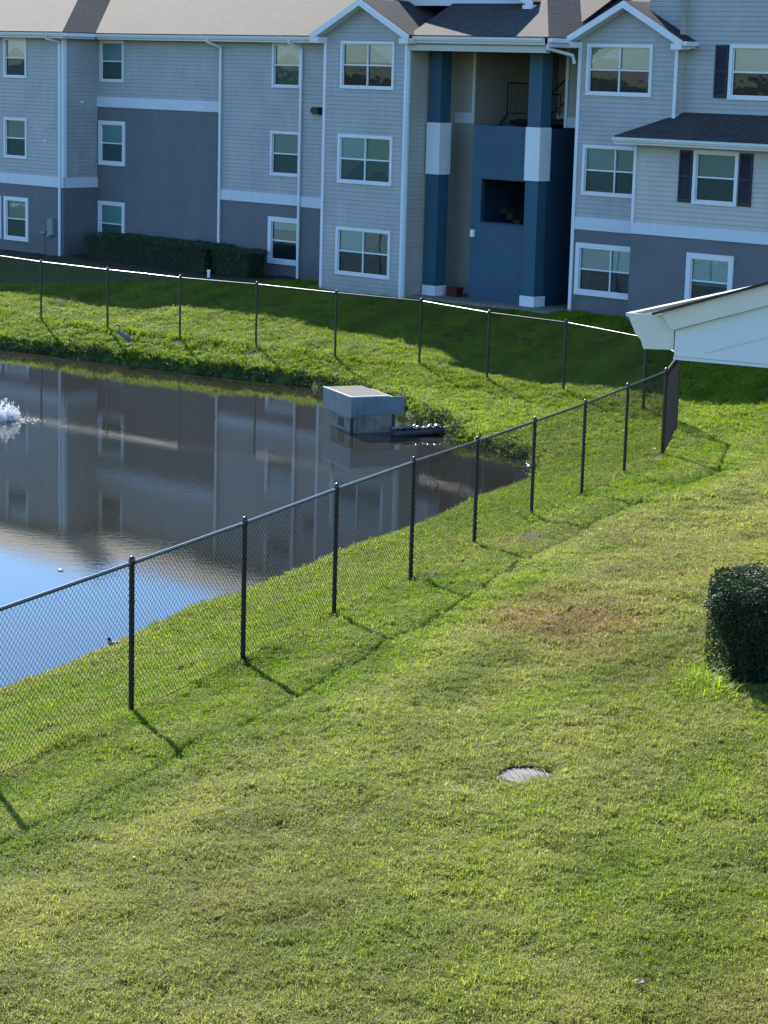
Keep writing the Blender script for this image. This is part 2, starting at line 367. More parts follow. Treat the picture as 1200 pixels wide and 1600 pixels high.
def dry_maps(X, Y):
    ins = inside(X, Y, FLOOP); f = seg_dist(X, Y, FENCE, False); sf = np.where(ins, -f, f)
    n = .5 * vnoise(X, Y, 2.6, 4) + .3 * vnoise(X, Y, .9, 5) + .2 * vnoise(X, Y, .35, 6)
    near = np.clip((48 - Y) / 4, 0, 1)
    d = .02 + .30 * n + .70 * np.clip((sf - 1.7 + (n - .5) * .8) / .9, 0, 1) * near
    d += .35 * blob(X, Y, 3.3, 31, 2.4, 6) + .25 * blob(X, Y, -1.8, 15.2, 1.6, 2.2) - .35 * blob(X, Y, 2.3, 16.4, .9, 1.6) - .25 * blob(X, Y, -.3, 20.8, 1.0, 2.0) - .3 * blob(X, Y, 3.0, 20.5, .9, 1.6)
    d += 1.0 * (n - .5) * near + .25 * np.where(ins, 1, 0) * near * np.clip((f - 1.5) / 2, 0, 1)
    # mowing streaks running along the fence direction
    q = (X * .91 - Y * .41); d += .34 * np.sin(q * 5.2 + 1.5 * vnoise(X, Y, 2.0, 9)) * near * vnoise(X, Y, 3.0, 14)
    br = 1.9 * blob(X, Y, 2.3, 26.4, .9, 1.7) * (.3 + n) + .5 * blob(X, Y, 2.9, 24.4, .7, 1.0) * n * 1.3 + .6 * blob(X, Y, 4.3, 31.0, 1.6, 4.5) * n + .35 * blob(X, Y, 3.0, 23.0, .8, 1.2) * n + .25 * blob(X, Y, 2.6, 15.0, .8, 1.0) + np.clip((vnoise(X, Y, 1.7, 12) - .80) * 1.2, 0, .2) * near * np.where(ins, 0, 1)
    return np.clip(d, 0, 1), np.clip(br, 0, 1)

def make_ground():
    xf = np.arange(-15, 12.01, .2); yf = np.arange(11, 76.01, .2)
    xs = np.concatenate([[-2500, -900, -300, -120, -60, -40, -30, -24, -20, -17], xf, [13, 15, 18, 22, 28, 36, 50, 90, 300, 900, 2500]])
    ys = np.concatenate([[-1500, -500, -100, -30, -8, -1, 3, 6, 8, 9.5], yf, [77.5, 79, 82, 86, 92, 100, 120, 200, 500, 1200, 3000]])
    X, Y = np.meshgrid(xs, ys); Z = height(X, Y)
    nx, ny = len(xs), len(ys); V = np.stack([X, Y, Z], -1).reshape(-1, 3)
    i = np.arange(nx * ny).reshape(ny, nx)
    Fq = np.stack([i[:-1, :-1], i[:-1, 1:], i[1:, 1:], i[1:, :-1]], -1).reshape(-1, 4)
    me = raw_mesh('lawn_ground', V, Fq, M['ground'], True)
    d, br = dry_maps(X, Y)
    for nm, a in (('dry', d), ('bare', bare_map(X, Y))):
        at = me.attributes.new(nm, 'FLOAT', 'POINT'); at.data.foreach_set('value', a.ravel().astype(np.float32))
    o = bpy.data.objects.new('lawn_ground', me); COL.objects.link(o); tag(o, kind='structure'); return o
make_ground()

# ------------------------------------------------------------------ pond water
def water_mat():
    m, nt, b = new_mat('pond_water')
    b.inputs['Base Color'].default_value = (.021, .019, .014, 1); b.inputs['Roughness'].default_value = .01; b.inputs['IOR'].default_value = 1.4
    n1 = tex_noise(nt, 3.2, 3, .5, stretch=(1, 2.4, 1)); n2 = tex_noise(nt, 12, 2, .5, stretch=(1, 2.2, 1))
    n3 = tex_noise(nt, .35, 2, .5)
    # ring ripples round the fountain
    tc = nn(nt, 'ShaderNodeTexCoord'); mp = nn(nt, 'ShaderNodeMapping'); mp.inputs['Location'].default_value = (8.4, -49.6, 0); nt.links.new(tc.outputs['Object'], mp.inputs[0])
    wv = nn(nt, 'ShaderNodeTexWave', wave_type='RINGS', rings_direction='Z'); wv.inputs['Scale'].default_value = 1.1; wv.inputs['Distortion'].default_value = 2.5; wv.inputs['Detail'].default_value = 2
    nt.links.new(mp.outputs[0], wv.inputs[0])
    ln = nn(nt, 'ShaderNodeVectorMath', operation='LENGTH'); nt.links.new(mp.outputs[0], ln.inputs[0])
    mr = nn(nt, 'ShaderNodeMapRange'); mr.inputs[1].default_value = 1; mr.inputs[2].default_value = 7; mr.inputs[3].default_value = .5; mr.inputs[4].default_value = 0.0; nt.links.new(ln.outputs['Value'], mr.inputs[0])
    k = nn(nt, 'ShaderNodeMath', operation='MULTIPLY'); nt.links.new(wv.outputs['Fac'], k.inputs[0]); nt.links.new(mr.outputs[0], k.inputs[1])
    s1 = nn(nt, 'ShaderNodeMath', operation='MULTIPLY_ADD'); nt.links.new(n2.outputs[0], s1.inputs[0]); s1.inputs[1].default_value = .5; nt.links.new(n1.outputs[0], s1.inputs[2])
    s2 = nn(nt, 'ShaderNodeMath', operation='MULTIPLY'); nt.links.new(s1.outputs[0], s2.inputs[0]); nt.links.new(n3.outputs[0], s2.inputs[1])
    s3 = nn(nt, 'ShaderNodeMath', operation='MULTIPLY_ADD'); nt.links.new(s2.outputs[0], s3.inputs[0]); s3.inputs[1].default_value = 1.6; nt.links.new(k.outputs[0], s3.inputs[2])
    bp = nn(nt, 'ShaderNodeBump'); bp.inputs['Strength'].default_value = 1.0; bp.inputs['Distance'].default_value = .0006
    nt.links.new(s3.outputs[0], bp.inputs['Height']); nt.links.new(bp.outputs[0], b.inputs['Normal'])
    return m
M['water'] = water_mat()
mb = MB(); mb.face((-60, 8, ZW), (7, 8, ZW), (7, 98, ZW), (-60, 98, ZW)); mb.build('pond_water', M['water'], kind='structure')

# ------------------------------------------------------------------ apartment building (local x = u + 50, y = v, z)
BLD = empty('apartment_building', UV(-50, 0, 0), -(math.pi / 2 - _t), 'three-storey pale sided apartment building with gabled bays and slate grey lower walls behind the pond', 'building')
U0 = 50.0
def front(v):
    return lambda s, z, out=0.0: (s + U0, v - out, z)
def rside(u):           # wall that faces right (+u); s runs along v
    return lambda s, z, out=0.0: (u + out + U0, s, z)
def lside(u):
    return lambda s, z, out=0.0: (u - out + U0, s, z)
def _ivs(s0, s1, z, holes):
    iv = [(s0, s1)]
    for (a, b, c, d) in holes:
        if c - 1e-6 <= z <= d + 1e-6:
            nx = []
            for (p, q) in iv:
                if b <= p or a >= q: nx.append((p, q)); continue
                if a > p: nx.append((p, a))
                if b < q: nx.append((b, q))
            iv = nx
    return iv
def wall(P, s0, s1, z0, z1, holes=(), lap=True, lim=None, name='siding', mat=None, expo=.128):
    """lap siding course by course (each course a tilted board with its own lower edge), or a smooth wall, with holes left open"""
    mb = MB(); zs = {round(z0, 4), round(z1, 4)}
    for h in holes:
        for z in h[2:]:
            if z0 < z < z1: zs.add(round(z, 4))
    if lap:
        z = z0
        while z < z1: zs.add(round(z, 4)); z += expo
    zs = sorted(zs)
    def out(z):
        if not lap: return 0.0
        k = ((z - z0) / expo) % 1.0; return .020 * (1 - k)
    for za, zb in zip(zs[:-1], zs[1:]):
        if zb - za < 1e-4: continue
        oa = out(za + 1e-5); ob = out(zb - 1e-5)
        if lim:
            (a0, a1), (b0, b1) = lim(za), lim(zb)
            if a1 - a0 < .01: continue
            if b1 < b0: b0 = b1 = (b0 + b1) / 2
            mb.face(P(a0, za, oa), P(a1, za, oa), P(b1, zb, ob), P(b0, zb, ob)); mb.face(P(a0, za, 0), P(a1, za, 0), P(a1, za, oa), P(a0, za, oa)); continue
        for (p, q) in _ivs(s0, s1, (za + zb) / 2, holes):
            mb.face(P(p, za, oa), P(q, za, oa), P(q, zb, ob), P(p, zb, ob))
            if lap and oa > .0195: mb.face(P(p, za, 0), P(q, za, 0), P(q, za, oa), P(p, za, oa))
    return mb.build(name, mat or M['siding'], BLD, kind='stuff' if lap else None)
def slab(mb, P, s0, s1, z0, z1, o0, o1):
    c = [P(s0, z0, o0), P(s1, z0, o0), P(s1, z0, o1), P(s0, z0, o1)]; t = [P(s0, z1, o0), P(s1, z1, o0), P(s1, z1, o1), P(s0, z1, o1)]
    mb.hexa(c, t)
def strip(P, s0, s1, z0, z1, o0=.0, o1=.035, name='trim_board', mat=None, label=None):
    mb = MB(); slab(mb, P, s0, s1, z0, z1, o0, o1); return mb.build(name, mat or M['trim'], BLD, label=label)

def window(P, s0, s1, z0, z1, cols=1, cas=.07, blinds=((1, 1),), drape=None, lower_screen=True, label=None):
    """casing > sash, pane, blind, insect_screen, curtain; hole edges at the casing's inner edge"""
    mb = MB(); o1 = .045
    slab(mb, P, s0, s0 + cas, z0, z1, -.10, o1); slab(mb, P, s1 - cas, s1, z0, z1, -.10, o1)
    slab(mb, P, s0 + cas, s1 - cas, z1 - cas, z1, -.10, o1); slab(mb, P, s0 + cas, s1 - cas, z0, z0 + cas, -.10, o1 + .01)
    win = mb.build('window', M['trim'], BLD, label=label)
    a, b, c, d = s0 + cas, s1 - cas, z0 + cas, z1 - cas
    wd = (b - a) / cols; mid = (c + d) / 2
    sm = MB(); br = .022
    for k in range(cols):
        p, q = a + k * wd, a + (k + 1) * wd
        for (z_a, z_b, oo) in ((c, mid, .0), (mid, d, .012)):
            slab(sm, P, p, p + br, z_a, z_b, -.05 + oo, -.02 + oo); slab(sm, P, q - br, q, z_a, z_b, -.05 + oo, -.02 + oo)
            slab(sm, P, p + br, q - br, z_a, z_a + br, -.05 + oo, -.02 + oo); slab(sm, P, p + br, q - br, z_b - br, z_b, -.05 + oo, -.02 + oo)
        if k: slab(sm, P, p - .02, p + .02, c, d, -.06, .012)
    slab(sm, P, a, b, mid - .02, mid + .02, -.045, -.004)
    sm.build('sash', M['trim'], win)
    for k in range(cols):
        p, q = a + k * wd + br, a + (k + 1) * wd - br
        for j, (z_a, z_b) in enumerate(((c + br, mid - br), (mid + br, d - br))):
            g = MB(); g.face(P(p, z_a, -.035), P(q, z_a, -.035), P(q, z_b, -.035), P(p, z_b, -.035)); g.build('pane', M['glass'], win)
            if j == 0 and lower_screen:
                g = MB(); g.face(P(p, z_a, -.024), P(q, z_a, -.024), P(q, z_b, -.024), P(p, z_b, -.024)); g.build('insect_screen', M['screen'], win)
        lo = blinds[k % len(blinds)][0]            # how far down the blind hangs (1 = all the way)
        zb = d - (d - c) * lo; bl = MB(); z = d
        while z > zb + .02:
            bl.face(P(p - .02, z, -.095), P(q + .02, z, -.095), P(q + .02, z - .034, -.075), P(p - .02, z - .034, -.075)); z -= .036
        if lo > .05: bl.build('blind', [M['blind'], M['blind_grey'], M['blind'], M['blind_cream']][int(abs(s0 * 7.3 + z0 * 3.1) + k) % 4], win, kind='stuff')
    if drape:
        g = MB(); n = 14
        for (p, q, zt, zbm, kind) in drape:
            for i in range(n):
                f0, f1 = i / n, (i + 1) / n
                sa, sb = a + (b - a) * (p + (q - p) * f0), a + (b - a) * (p + (q - p) * f1)
                oa = -.068 + .006 * math.sin(i * 1.9); ob = -.068 + .006 * math.sin((i + 1) * 1.9)
                def bot(f): return zbm + {'flat': 0, 'swag': (1 - (2 * f - 1) ** 2) * .22, 'left': f * .45, 'right': (1 - f) * .45}[kind]
                ZT = c + (d - c) * zt
                g.face(P(sa, c + (d - c) * bot(f0), oa), P(sb, c + (d - c) * bot(f1), ob), P(sb, ZT, ob), P(sa, ZT, oa))
        g.build('curtain_or_glint', M['curtain_or_glint'], win)
    return win, (s0 + cas - .0, s1 - cas + .0, z0 + cas, z1 - cas)
def whole(P, s0, s1, z0, z1, **k):
    w_, h = window(P, s0, s1, z0, z1, **k); return h

LV, MV, NV, BV, CV, RV, QV = -1.5, 0.0, -.4, -2.2, -1.1, -1.7, -.8
ZE = 7.52
# --- left section
P = front(LV)
h = [whole(P, -64.16, -62.90, 6.05, 7.44, cas=.08, blinds=((1,),), drape=[(.0, .9, 1, .55, 'swag')]), whole(P, -64.17, -62.90, 3.26, 4.67, cas=.08, blinds=((1,),)),
     whole(P, -64.2, -62.84, .36, 1.90, cas=.13, blinds=((1,),))]
h.append(whole(P, -66.9, -65.64, 3.26, 4.67, cas=.08)); h.append(whole(P, -66.9, -65.64, 6.05, 7.44, cas=.08)); h.append(whole(P, -65.72, -64.36, .36, 1.90, cas=.13))
wall(P, -76, -60.9, 2.72, ZE, h); wall(P, -76, -60.9, -.4, 2.36, h, lap=False, name='lower_wall', mat=M['slate'])
strip(P, -76, -60.9, 2.36, 2.72, 0, .03, 'band_board', M['band'])
P = rside(-60.9)
wall(P, LV, MV, 2.72, ZE, mat=M['siding']); wall(P, LV, MV, -.4, 2.36, lap=False, name='lower_wall', mat=M['slate']); strip(P, LV + .02, MV, 2.36, 2.72, 0, .03, 'band_board', M['band'])
strip(front(LV), -61.0, -60.87, 2.72, ZE, .0, .045, 'corner_board'); strip(rside(-60.9), LV, LV + .09, 2.72, ZE, .0, .042, 'corner_board')
strip(rside(-60.9), -.78, -.66, 5.27, 5.33, .0, .06, 'wall_vent', M['lamp_white']); strip(front(LV), -61.95, -61.80, 3.92, 3.97, .0, .06, 'wall_vent', M['lamp_white'])
# --- middle recessed section
P = front(MV)
h = [whole(P, -60.74, -59.49, 6.01, 7.42, cas=.08, blinds=((1,),)), whole(P, -60.80, -59.41, 3.15, 4.68, cas=.13, blinds=((1,),)), whole(P, -60.82, -59.42, .36, 1.90, cas=.13, blinds=((1,),))]
wall(P, -60.9, -54.3, 5.50, ZE, h); wall(P, -60.9, -54.3, -.4, 5.15, h, lap=False, name='lower_wall', mat=M['slate'])
strip(P, -60.9, -54.3, 5.15, 5.50, 0, .03, 'band_board', M['band'])
# --- section left of the gabled bay
P = front(NV)
h = [whole(P, -51.86, -50.57, 6.03, 7.45, cas=.08, blinds=((1,),), drape=[(0, 1, 1, .55, 'swag')]), whole(P, -51.88, -50.55, 3.24, 4.66, cas=.08, blinds=((1,),)), whole(P, -51.93, -50.46, .41, 1.92, cas=.15, blinds=((.2,),))]
wall(P, -54.3, -50.33, 2.66, ZE, h); wall(P, -54.3, -50.33, -.4, 2.33, h, lap=False, name='lower_wall', mat=M['slate'])
strip(P, -54.3, -50.33, 2.33, 2.66, 0, .03, 'band_board', M['band']); wall(lside(-54.3), NV, MV, -.4, ZE, lap=False, name='return_wall', mat=M['siding'])
P = front(NV - .3)
wall(P, -50.33, -47.84, 2.66, ZE); wall(P, -50.33, -47.84, -.4, 2.33, lap=False, name='lower_wall', mat=M['slate']); strip(P, -50.33, -47.84, 2.33, 2.66, 0, .03, 'band_board', M['band'])
wall(lside(-50.33), NV - .3, NV, -.4, ZE, lap=False, name='return_wall', mat=M['siding'])
# --- first gabled bay
P = front(BV)
h = [whole(P, -47.15, -44.98, 6.10, 7.50, cols=2, cas=.08, blinds=((.45,), (.45,)), drape=[(.5, 1, 1, .52, 'right')]), whole(P, -47.19, -44.97, 3.29, 4.75, cols=2, cas=.09, blinds=((1,), (1,)), drape=[(0, .485, 1, .03, 'left'), (.515, 1, .5, .02, 'swag')]),
     whole(P, -47.19, -44.95, .52, 1.97, cols=2, cas=.09, blinds=((.5,), (.0,)))]
wall(P, -47.84, -44.46, -.4, 7.62, h)
GS = .52
wall(P, 0, 0, 7.62, 8.62, lim=lambda z: (-47.84 + max(0, (z - 7.66)) / GS, -44.46 - max(0, (z - 7.66)) / GS), name='gable_siding')
for s in (-47.84, -44.46 - .10): strip(P, s, s + .10, -.4, 7.6, .0, .045, 'corner_board')
wall(rside(-44.46), BV, 3.0, -.4, ZE, name='siding', mat=M['siding_tan']); strip(rside(-44.46), BV, BV + .08, -.4, 7.5, 0, .042, 'corner_board')
wall(lside(-47.84), BV, NV, -.4, ZE, lap=False, name='return_wall', mat=M['siding'])
# --- second gabled bay
P = front(CV)
h = [whole(P, -38.74, -36.50, 6.14, 7.55, cols=2, cas=.09, blinds=((.48,), (.48,)), drape=[(0, .48, .74, .62, 'left')]), whole(P, -38.74, -36.50, 3.37, 4.78, cols=2, cas=.09, blinds=((1,), (1,))),  # thin cloth strip in the top window stands in for a bright reflection
     whole(P, -38.84, -36.40, .56, 2.03, cols=2, cas=.14, blinds=((.5,), (.5,)))]
wall(P, -39.03, -35.66, 2.75, 7.62, h); wall(P, -39.03, -35.66, -.4, 2.40, h, lap=False, name='lower_wall', mat=M['slate']); strip(P, -39.03, -36.55, 2.40, 2.75, 0, .03, 'band_board', M['band'])
wall(P, 0, 0, 7.62, 8.62, lim=lambda z: (-39.03 + max(0, (z - 7.66)) / GS, -35.66 - max(0, (z - 7.66)) / GS), name='gable_siding')
strip(P, -39.03, -38.93, -.4, 7.6, .0, .045, 'corner_board'); strip(P, -35.76, -35.66, 5.6, 7.6, .0, .045, 'corner_board')
wall(rside(-35.66), CV, QV, 5.0, 9.0, mat=M['siding_cream']); wall(lside(-39.03), CV, 3, -.4, ZE, lap=False, name='return_wall', mat=M['siding'])
# --- right: upper wall set back, lower storeys projecting under a porch roof
P = front(QV)
h = [whole(P, -34.21, -32.78, 6.15, 7.60, cas=.10, blinds=((.5,),))]
wall(P, -36.9, -22, 5.0, 9.7, h, mat=M['siding']); wall(P, 0, 0, 9.7, 13.4, lim=lambda z: (-36.9 + (z - 9.7) / .5, -22 - (z - 9.7) / .5), name='gable_siding')
wall(lside(-36.9), QV, 6, 7.0, 9.7, mat=M['siding'])
P = front(RV)
h = [whole(P, -34.57, -33.15, 3.38, 4.82, cas=.10, blinds=((1,),)), whole(P, -34.63, -33.13, .60, 2.08, cas=.15, blinds=((.6,),))]
h += [whole(P, -29.6, -28.2, 3.38, 4.82, cas=.10), whole(P, -29.6, -28.1, .60, 2.08, cas=.15)]
wall(P, -36.53, -22, 2.77, 5.05, h, mat=M['siding_cream']); wall(P, -36.53, -22, -.4, 2.46, h, lap=False, name='lower_wall', mat=M['slate']); strip(P, -36.53, -22, 2.46, 2.77, 0, .03, 'band_board', M['band'])
strip(P, -36.53, -36.44, 2.77, 5.03, 0, .045, 'corner_board'); wall(lside(-36.53), RV, CV, -.4, 5.05, lap=False, name='return_wall', mat=M['siding'])
wall(rside(-22), RV, 8, -.4, 9.7, mat=M['siding'])
def shutter(P, s0, s1, z0, z1):
    mb = MB()
    for (p, q, r_, t) in ((s0, s0 + .05, z0, z1), (s1 - .05, s1, z0, z1), (s0 + .05, s1 - .05, z0, z0 + .06), (s0 + .05, s1 - .05, z1 - .06, z1), (s0 + .05, s1 - .05, (z0 + z1) / 2 - .03, (z0 + z1) / 2 + .03)): slab(mb, P, p, q, r_, t, .0, .05)
    z = z0 + .07
    while z < z1 - .09:
        mb.face(P(s0 + .05, z, .045), P(s1 - .05, z, .045), P(s1 - .05, z + .045, .022), P(s0 + .05, z + .045, .022)); z += .045
    mb.build('shutter', M['shutter'], BLD)
shutter(front(QV), -34.66, -34.25, 6.18, 7.58); shutter(front(QV), -32.74, -32.33, 6.18, 7.58)
shutter(front(RV), -35.02, -34.60, 3.41, 4.79); shutter(front(RV), -33.11, -32.70, 3.41, 4.79)

# --- stairwell between the bays
P = front(0.0)
wall(P, -44.46, -43.70, 5.49, ZE, mat=M['siding_tan']); wall(P, -44.46, -43.70, -.2, 5.18, lap=False, name='hall_wall', mat=M['tanwall'])
strip(P, -44.46, -43.70, 5.18, 5.49, 0, .03, 'band_board', M['band']); strip(P, -43.78, -43.70, 5.49, 7.5, 0, .045, 'corner_board')
wall(rside(-43.70), 0, 4.0, -.2, ZE, lap=False, name='hall_wall', mat=M['tanwall'])
P = front(4.0)
wall(P, -47.5, -39, 5.49, ZE, mat=M['siding_tan']); wall(P, -47.5, -39, -.2, 5.18, lap=False, name='hall_wall', mat=M['tanwall']); strip(P, -47.5, -39, 5.18, 5.49, 0, .03, 'band_board', M['band'])
P = front(-1.2)
oh = (-42.36, -40.64, 2.37, 3.66)
wall(P, -42.69, -40.55, -.2, 5.18, [oh], lap=False, name='stair_tower_wall', mat=M['blue'])
mb = MB(); slab(mb, P, oh[0], oh[1], oh[2] - .0, oh[2] + .03, -.15, .03); slab(mb, P, oh[0], oh[0] + .03, oh[2] + .03, oh[3], -.15, .0); slab(mb, P, oh[0] + .03, oh[1], oh[3] - .03, oh[3], -.15, .0); mb.build('opening_frame', M['blue_shaded'], BLD)
mb = MB(); slab(mb, P, -42.69, -40.55, 5.10, 5.18, -.12, -.002); mb.build('parapet_cap', M['blue'], BLD)
wall(lside(-42.69), -1.2, 3.9, -.2, 5.18, lap=False, name='stair_tower_wall', mat=M['blue_shaded'])
wall(rside(-40.10), -.95, 3.9, -.2, 5.16, lap=False, name='stair_tower_wall', mat=M['blue_shaded'])
wall(front(.5), -40.68, -39.0, 5.46, ZE, mat=M['siding_tan']); strip(front(.5), -40.68, -39.0, 5.17, 5.46, 0, .03, 'band_board', M['band']); strip(front(.5), -40.68, -40.58, 5.17, ZE, 0, .05, 'corner_board')
for (c0, c1) in ((-44.35, -43.89), (-40.59, -40.12)):
    mb = MB(); mb.box(c0 + U0, c1 + U0, -1.35, -.89, -.1, 7.5)
    col = mb.build('column', M['blue'], BLD)
    mb = MB(); mb.box(c0 + U0 - .03, c1 + U0 + .03, -1.38, -.86, 3.68, 5.19); mb.build('column_band', M['trim'], col)
    mb = MB(); mb.box(c0 + U0 - .03, c1 + U0 + .03, -1.38, -.86, -.1, .38); mb.build('column_base', M['trim'], col)
mb = MB(); mb.box(-44.4 + U0, -39.1 + U0, -1.9, 4, -.12, .08); mb.build('hall_slab', M['concrete'], BLD)
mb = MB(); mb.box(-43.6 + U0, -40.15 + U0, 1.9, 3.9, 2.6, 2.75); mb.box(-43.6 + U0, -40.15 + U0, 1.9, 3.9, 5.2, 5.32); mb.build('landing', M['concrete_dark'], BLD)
mb = MB(); mb.box(-44.4 + U0, -39.1 + U0, -2.2, 4, 7.42, 7.5); mb.build('porch_ceiling', M['soffit'], BLD)
# stair railings seen above the parapet and through the opening
def railing(pts, hgt, name='stair_railing', step=.13):
    mb = MB()
    for (a, b) in zip(pts[:-1], pts[1:]):
        a = Vector((a[0] + U0, a[1], a[2])); b = Vector((b[0] + U0, b[1], b[2])); up = Vector((0, 0, hgt))
        mb.tube([a + up, b + up], .024, 6); mb.tube([a + Vector((0, 0, .1)), b + Vector((0, 0, .1))], .02, 6)
        n = max(1, int((b - a).length / step))
        for i in range(n + 1):
            p = a.lerp(b, i / n); r = .024 if i in (0, n) else .010
            mb.tube([p + Vector((0, 0, 0 if i in (0, n) else .1)), p + up], r, 5)
    return mb.build(name, M['black_metal'], BLD)
railing([(-42.78, .4, 5.42), (-41.3, .4, 5.42)], .98); railing([(-42.1, .9, 5.5), (-41.2, .9, 5.5)], .6, step=.2); railing([(-43.5, .5, 4.7), (-42.75, .4, 5.42)], .05, step=2)
railing([(-42.1, .6, 4.75), (-41.1, .6, 5.55), (-39.9, .6, 6.5)], .75, step=.4)
railing([(-40.3, 1.2, 5.2), (-39.2, 1.2, 6.4)], .5, step=.3)
railing([(-43.2, .6, 2.1), (-42.1, .6, 2.9), (-40.9, .6, 3.7)], .6, step=.25); railing([(-41.9, .3, 2.5), (-40.7, .3, 2.5)], .75, step=.5); railing([(-41.6, .9, 1.9), (-40.6, .9, 2.8)], .3, step=.3)
def stairs(u0, z0, u1, z1, v0, v1, n=9):
    mb = MB()
    for i in range(n):
        a = u0 + (u1 - u0) * i / n; b = u0 + (u1 - u0) * (i + 1) / n; z = z0 + (z1 - z0) * (i + 1) / n
        mb.box(min(a, b) + U0, max(a, b) + U0, v0, v1, z - .17, z)
    return mb.build('stair_flight', M['concrete_dark'], BLD)
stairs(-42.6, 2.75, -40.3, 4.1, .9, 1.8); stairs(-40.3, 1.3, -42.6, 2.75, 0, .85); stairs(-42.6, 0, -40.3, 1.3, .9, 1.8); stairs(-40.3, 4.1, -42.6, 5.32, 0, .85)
# --- unseen slabs added to keep the sun out of the rooms
for (a, b, va, vb, z) in ((-75.85, -61, LV + .05, 9.95, 7.46), (-61, -54.3, .05, 9.95, 7.46), (-54.3, -47.9, -.35, 9.95, 7.46), (-47.8, -44.5, BV + .05, 9.95, 7.46), (-44.45, -39.05, 4.05, 9.95, 7.46), (-39, -36.95, CV + .05, 9.95, 7.46), (-36.8, -22.1, QV + .05, 9.95, 9.5)):
    mb = MB(); mb.box(a + U0, b + U0, va, vb, z, z + .03); mb.build('sun_block_slab', M['unlit'], BLD)
# --- dark sheets that stand in for the unlit rooms behind the windows
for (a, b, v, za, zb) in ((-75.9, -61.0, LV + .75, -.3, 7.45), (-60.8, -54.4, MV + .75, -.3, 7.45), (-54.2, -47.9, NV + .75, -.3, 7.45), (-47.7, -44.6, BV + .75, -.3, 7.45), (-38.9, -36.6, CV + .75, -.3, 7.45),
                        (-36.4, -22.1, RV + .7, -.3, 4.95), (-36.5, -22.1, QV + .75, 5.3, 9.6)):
    mb = MB(); mb.face((a + U0, v, za), (b + U0, v, za), (b + U0, v, zb), (a + U0, v, zb)); mb.build('room_dark_sheet', M['unlit'], BLD)
mb = MB(); mb.face((-75.9 + U0, 10, -.3), (-22 + U0, 10, -.3), (-22 + U0, 10, 8), (-75.9 + U0, 10, 8)); mb.build('back_wall', M['siding'], BLD); mb = MB(); mb.face((-75.9 + U0, LV, -.3), (-75.9 + U0, 10, -.3), (-75.9 + U0, 10, 8), (-75.9 + U0, LV, 8)); mb.build('end_wall', M['siding'], BLD)

# --- roofs: every block is the lower envelope of its own planes
def clip(poly, g):
    out = []
    for i in range(len(poly)):
        a, b = poly[i], poly[(i + 1) % len(poly)]; ga, gb = g(a), g(b)
        if ga >= -1e-9: out.append(a)
        if (ga > 1e-9 and gb < -1e-9) or (ga < -1e-9 and gb > 1e-9):
            t = ga / (ga - gb); out.append((a[0] + (b[0] - a[0]) * t, a[1] + (b[1] - a[1]) * t))
    return out
def roof(u0, u1, v0, v1, planes, name='roof', th=.05):
    """planes: list of (a, b, c) with z = a*u + b*v + c"""
    mb = MB(); hh = [lambda p, q=q: q[0] * p[0] + q[1] * p[1] + q[2] for q in planes]
    for i, hi in enumerate(hh):
        poly = [(u0, v0), (u1, v0), (u1, v1), (u0, v1)]
        for j, hj in enumerate(hh):
            if i != j and poly: poly = clip(poly, lambda p: hj(p) - hi(p))
        if len(poly) >= 3:
            top = [(p[0] + U0, p[1], hi(p)) for p in poly]; mb.face(*top); mb.face(*[(x, y, z - th) for x, y, z in top])
            for k in range(len(top)):
                a, b = top[k], top[(k + 1) % len(top)]; mb.face(a, b, (b[0], b[1], b[2] - th), (a[0], a[1], a[2] - th))
    return mb.build(name, M['shingle'], BLD)
S = .5; ZR = 7.66
def FR(v, z=ZR, s=S): return (0, s, z - s * v)       # slopes up away from the front eave
def BK(v, z=ZR, s=S): return (0, -s, z + s * v)
def LFT(u, z=ZR, s=S): return (s, 0, z - s * u)      # rises to the right
def RGT(u, z=ZR, s=S): return (-s, 0, z + s * u)
roof(-76.5, -60.5, -1.9, 8.7, [FR(-1.9), BK(8.7), RGT(-60.5, s=.60)])
roof(-70, -30, -.42, 10.42, [FR(-.42), BK(10.42)])
roof(-54.72, -40, -.80, 10.1, [FR(-.80), BK(10.1), LFT(-54.72)])
roof(-50.75, -43, -1.10, 6, [FR(-1.10), BK(9), LFT(-50.75)])
roof(-48.12, -44.18, -2.52, 2.5, [LFT(-48.12, 7.70, GS), RGT(-44.18, 7.70, GS)])
roof(-44.40, -39.22, -2.28, 4, [FR(-2.28, 7.70), RGT(-39.22, 7.70, .60)])
roof(-46.9, -41.15, -.62, 7, [LFT(-46.9, 8.72), RGT(-41.15, 8.72)])
roof(-39.33, -35.35, -1.42, 2.5, [LFT(-39.33, 7.68, GS), RGT(-35.35, 7.68, GS)])
roof(-37.3, -21.6, -1.2, 9, [LFT(-37.3, 9.62), RGT(-21.6, 9.62)])
roof(-36.92, -21.6, -2.15, -.75, [FR(-2.15, 5.10), LFT(-36.92, 5.10)], 'porch_roof')
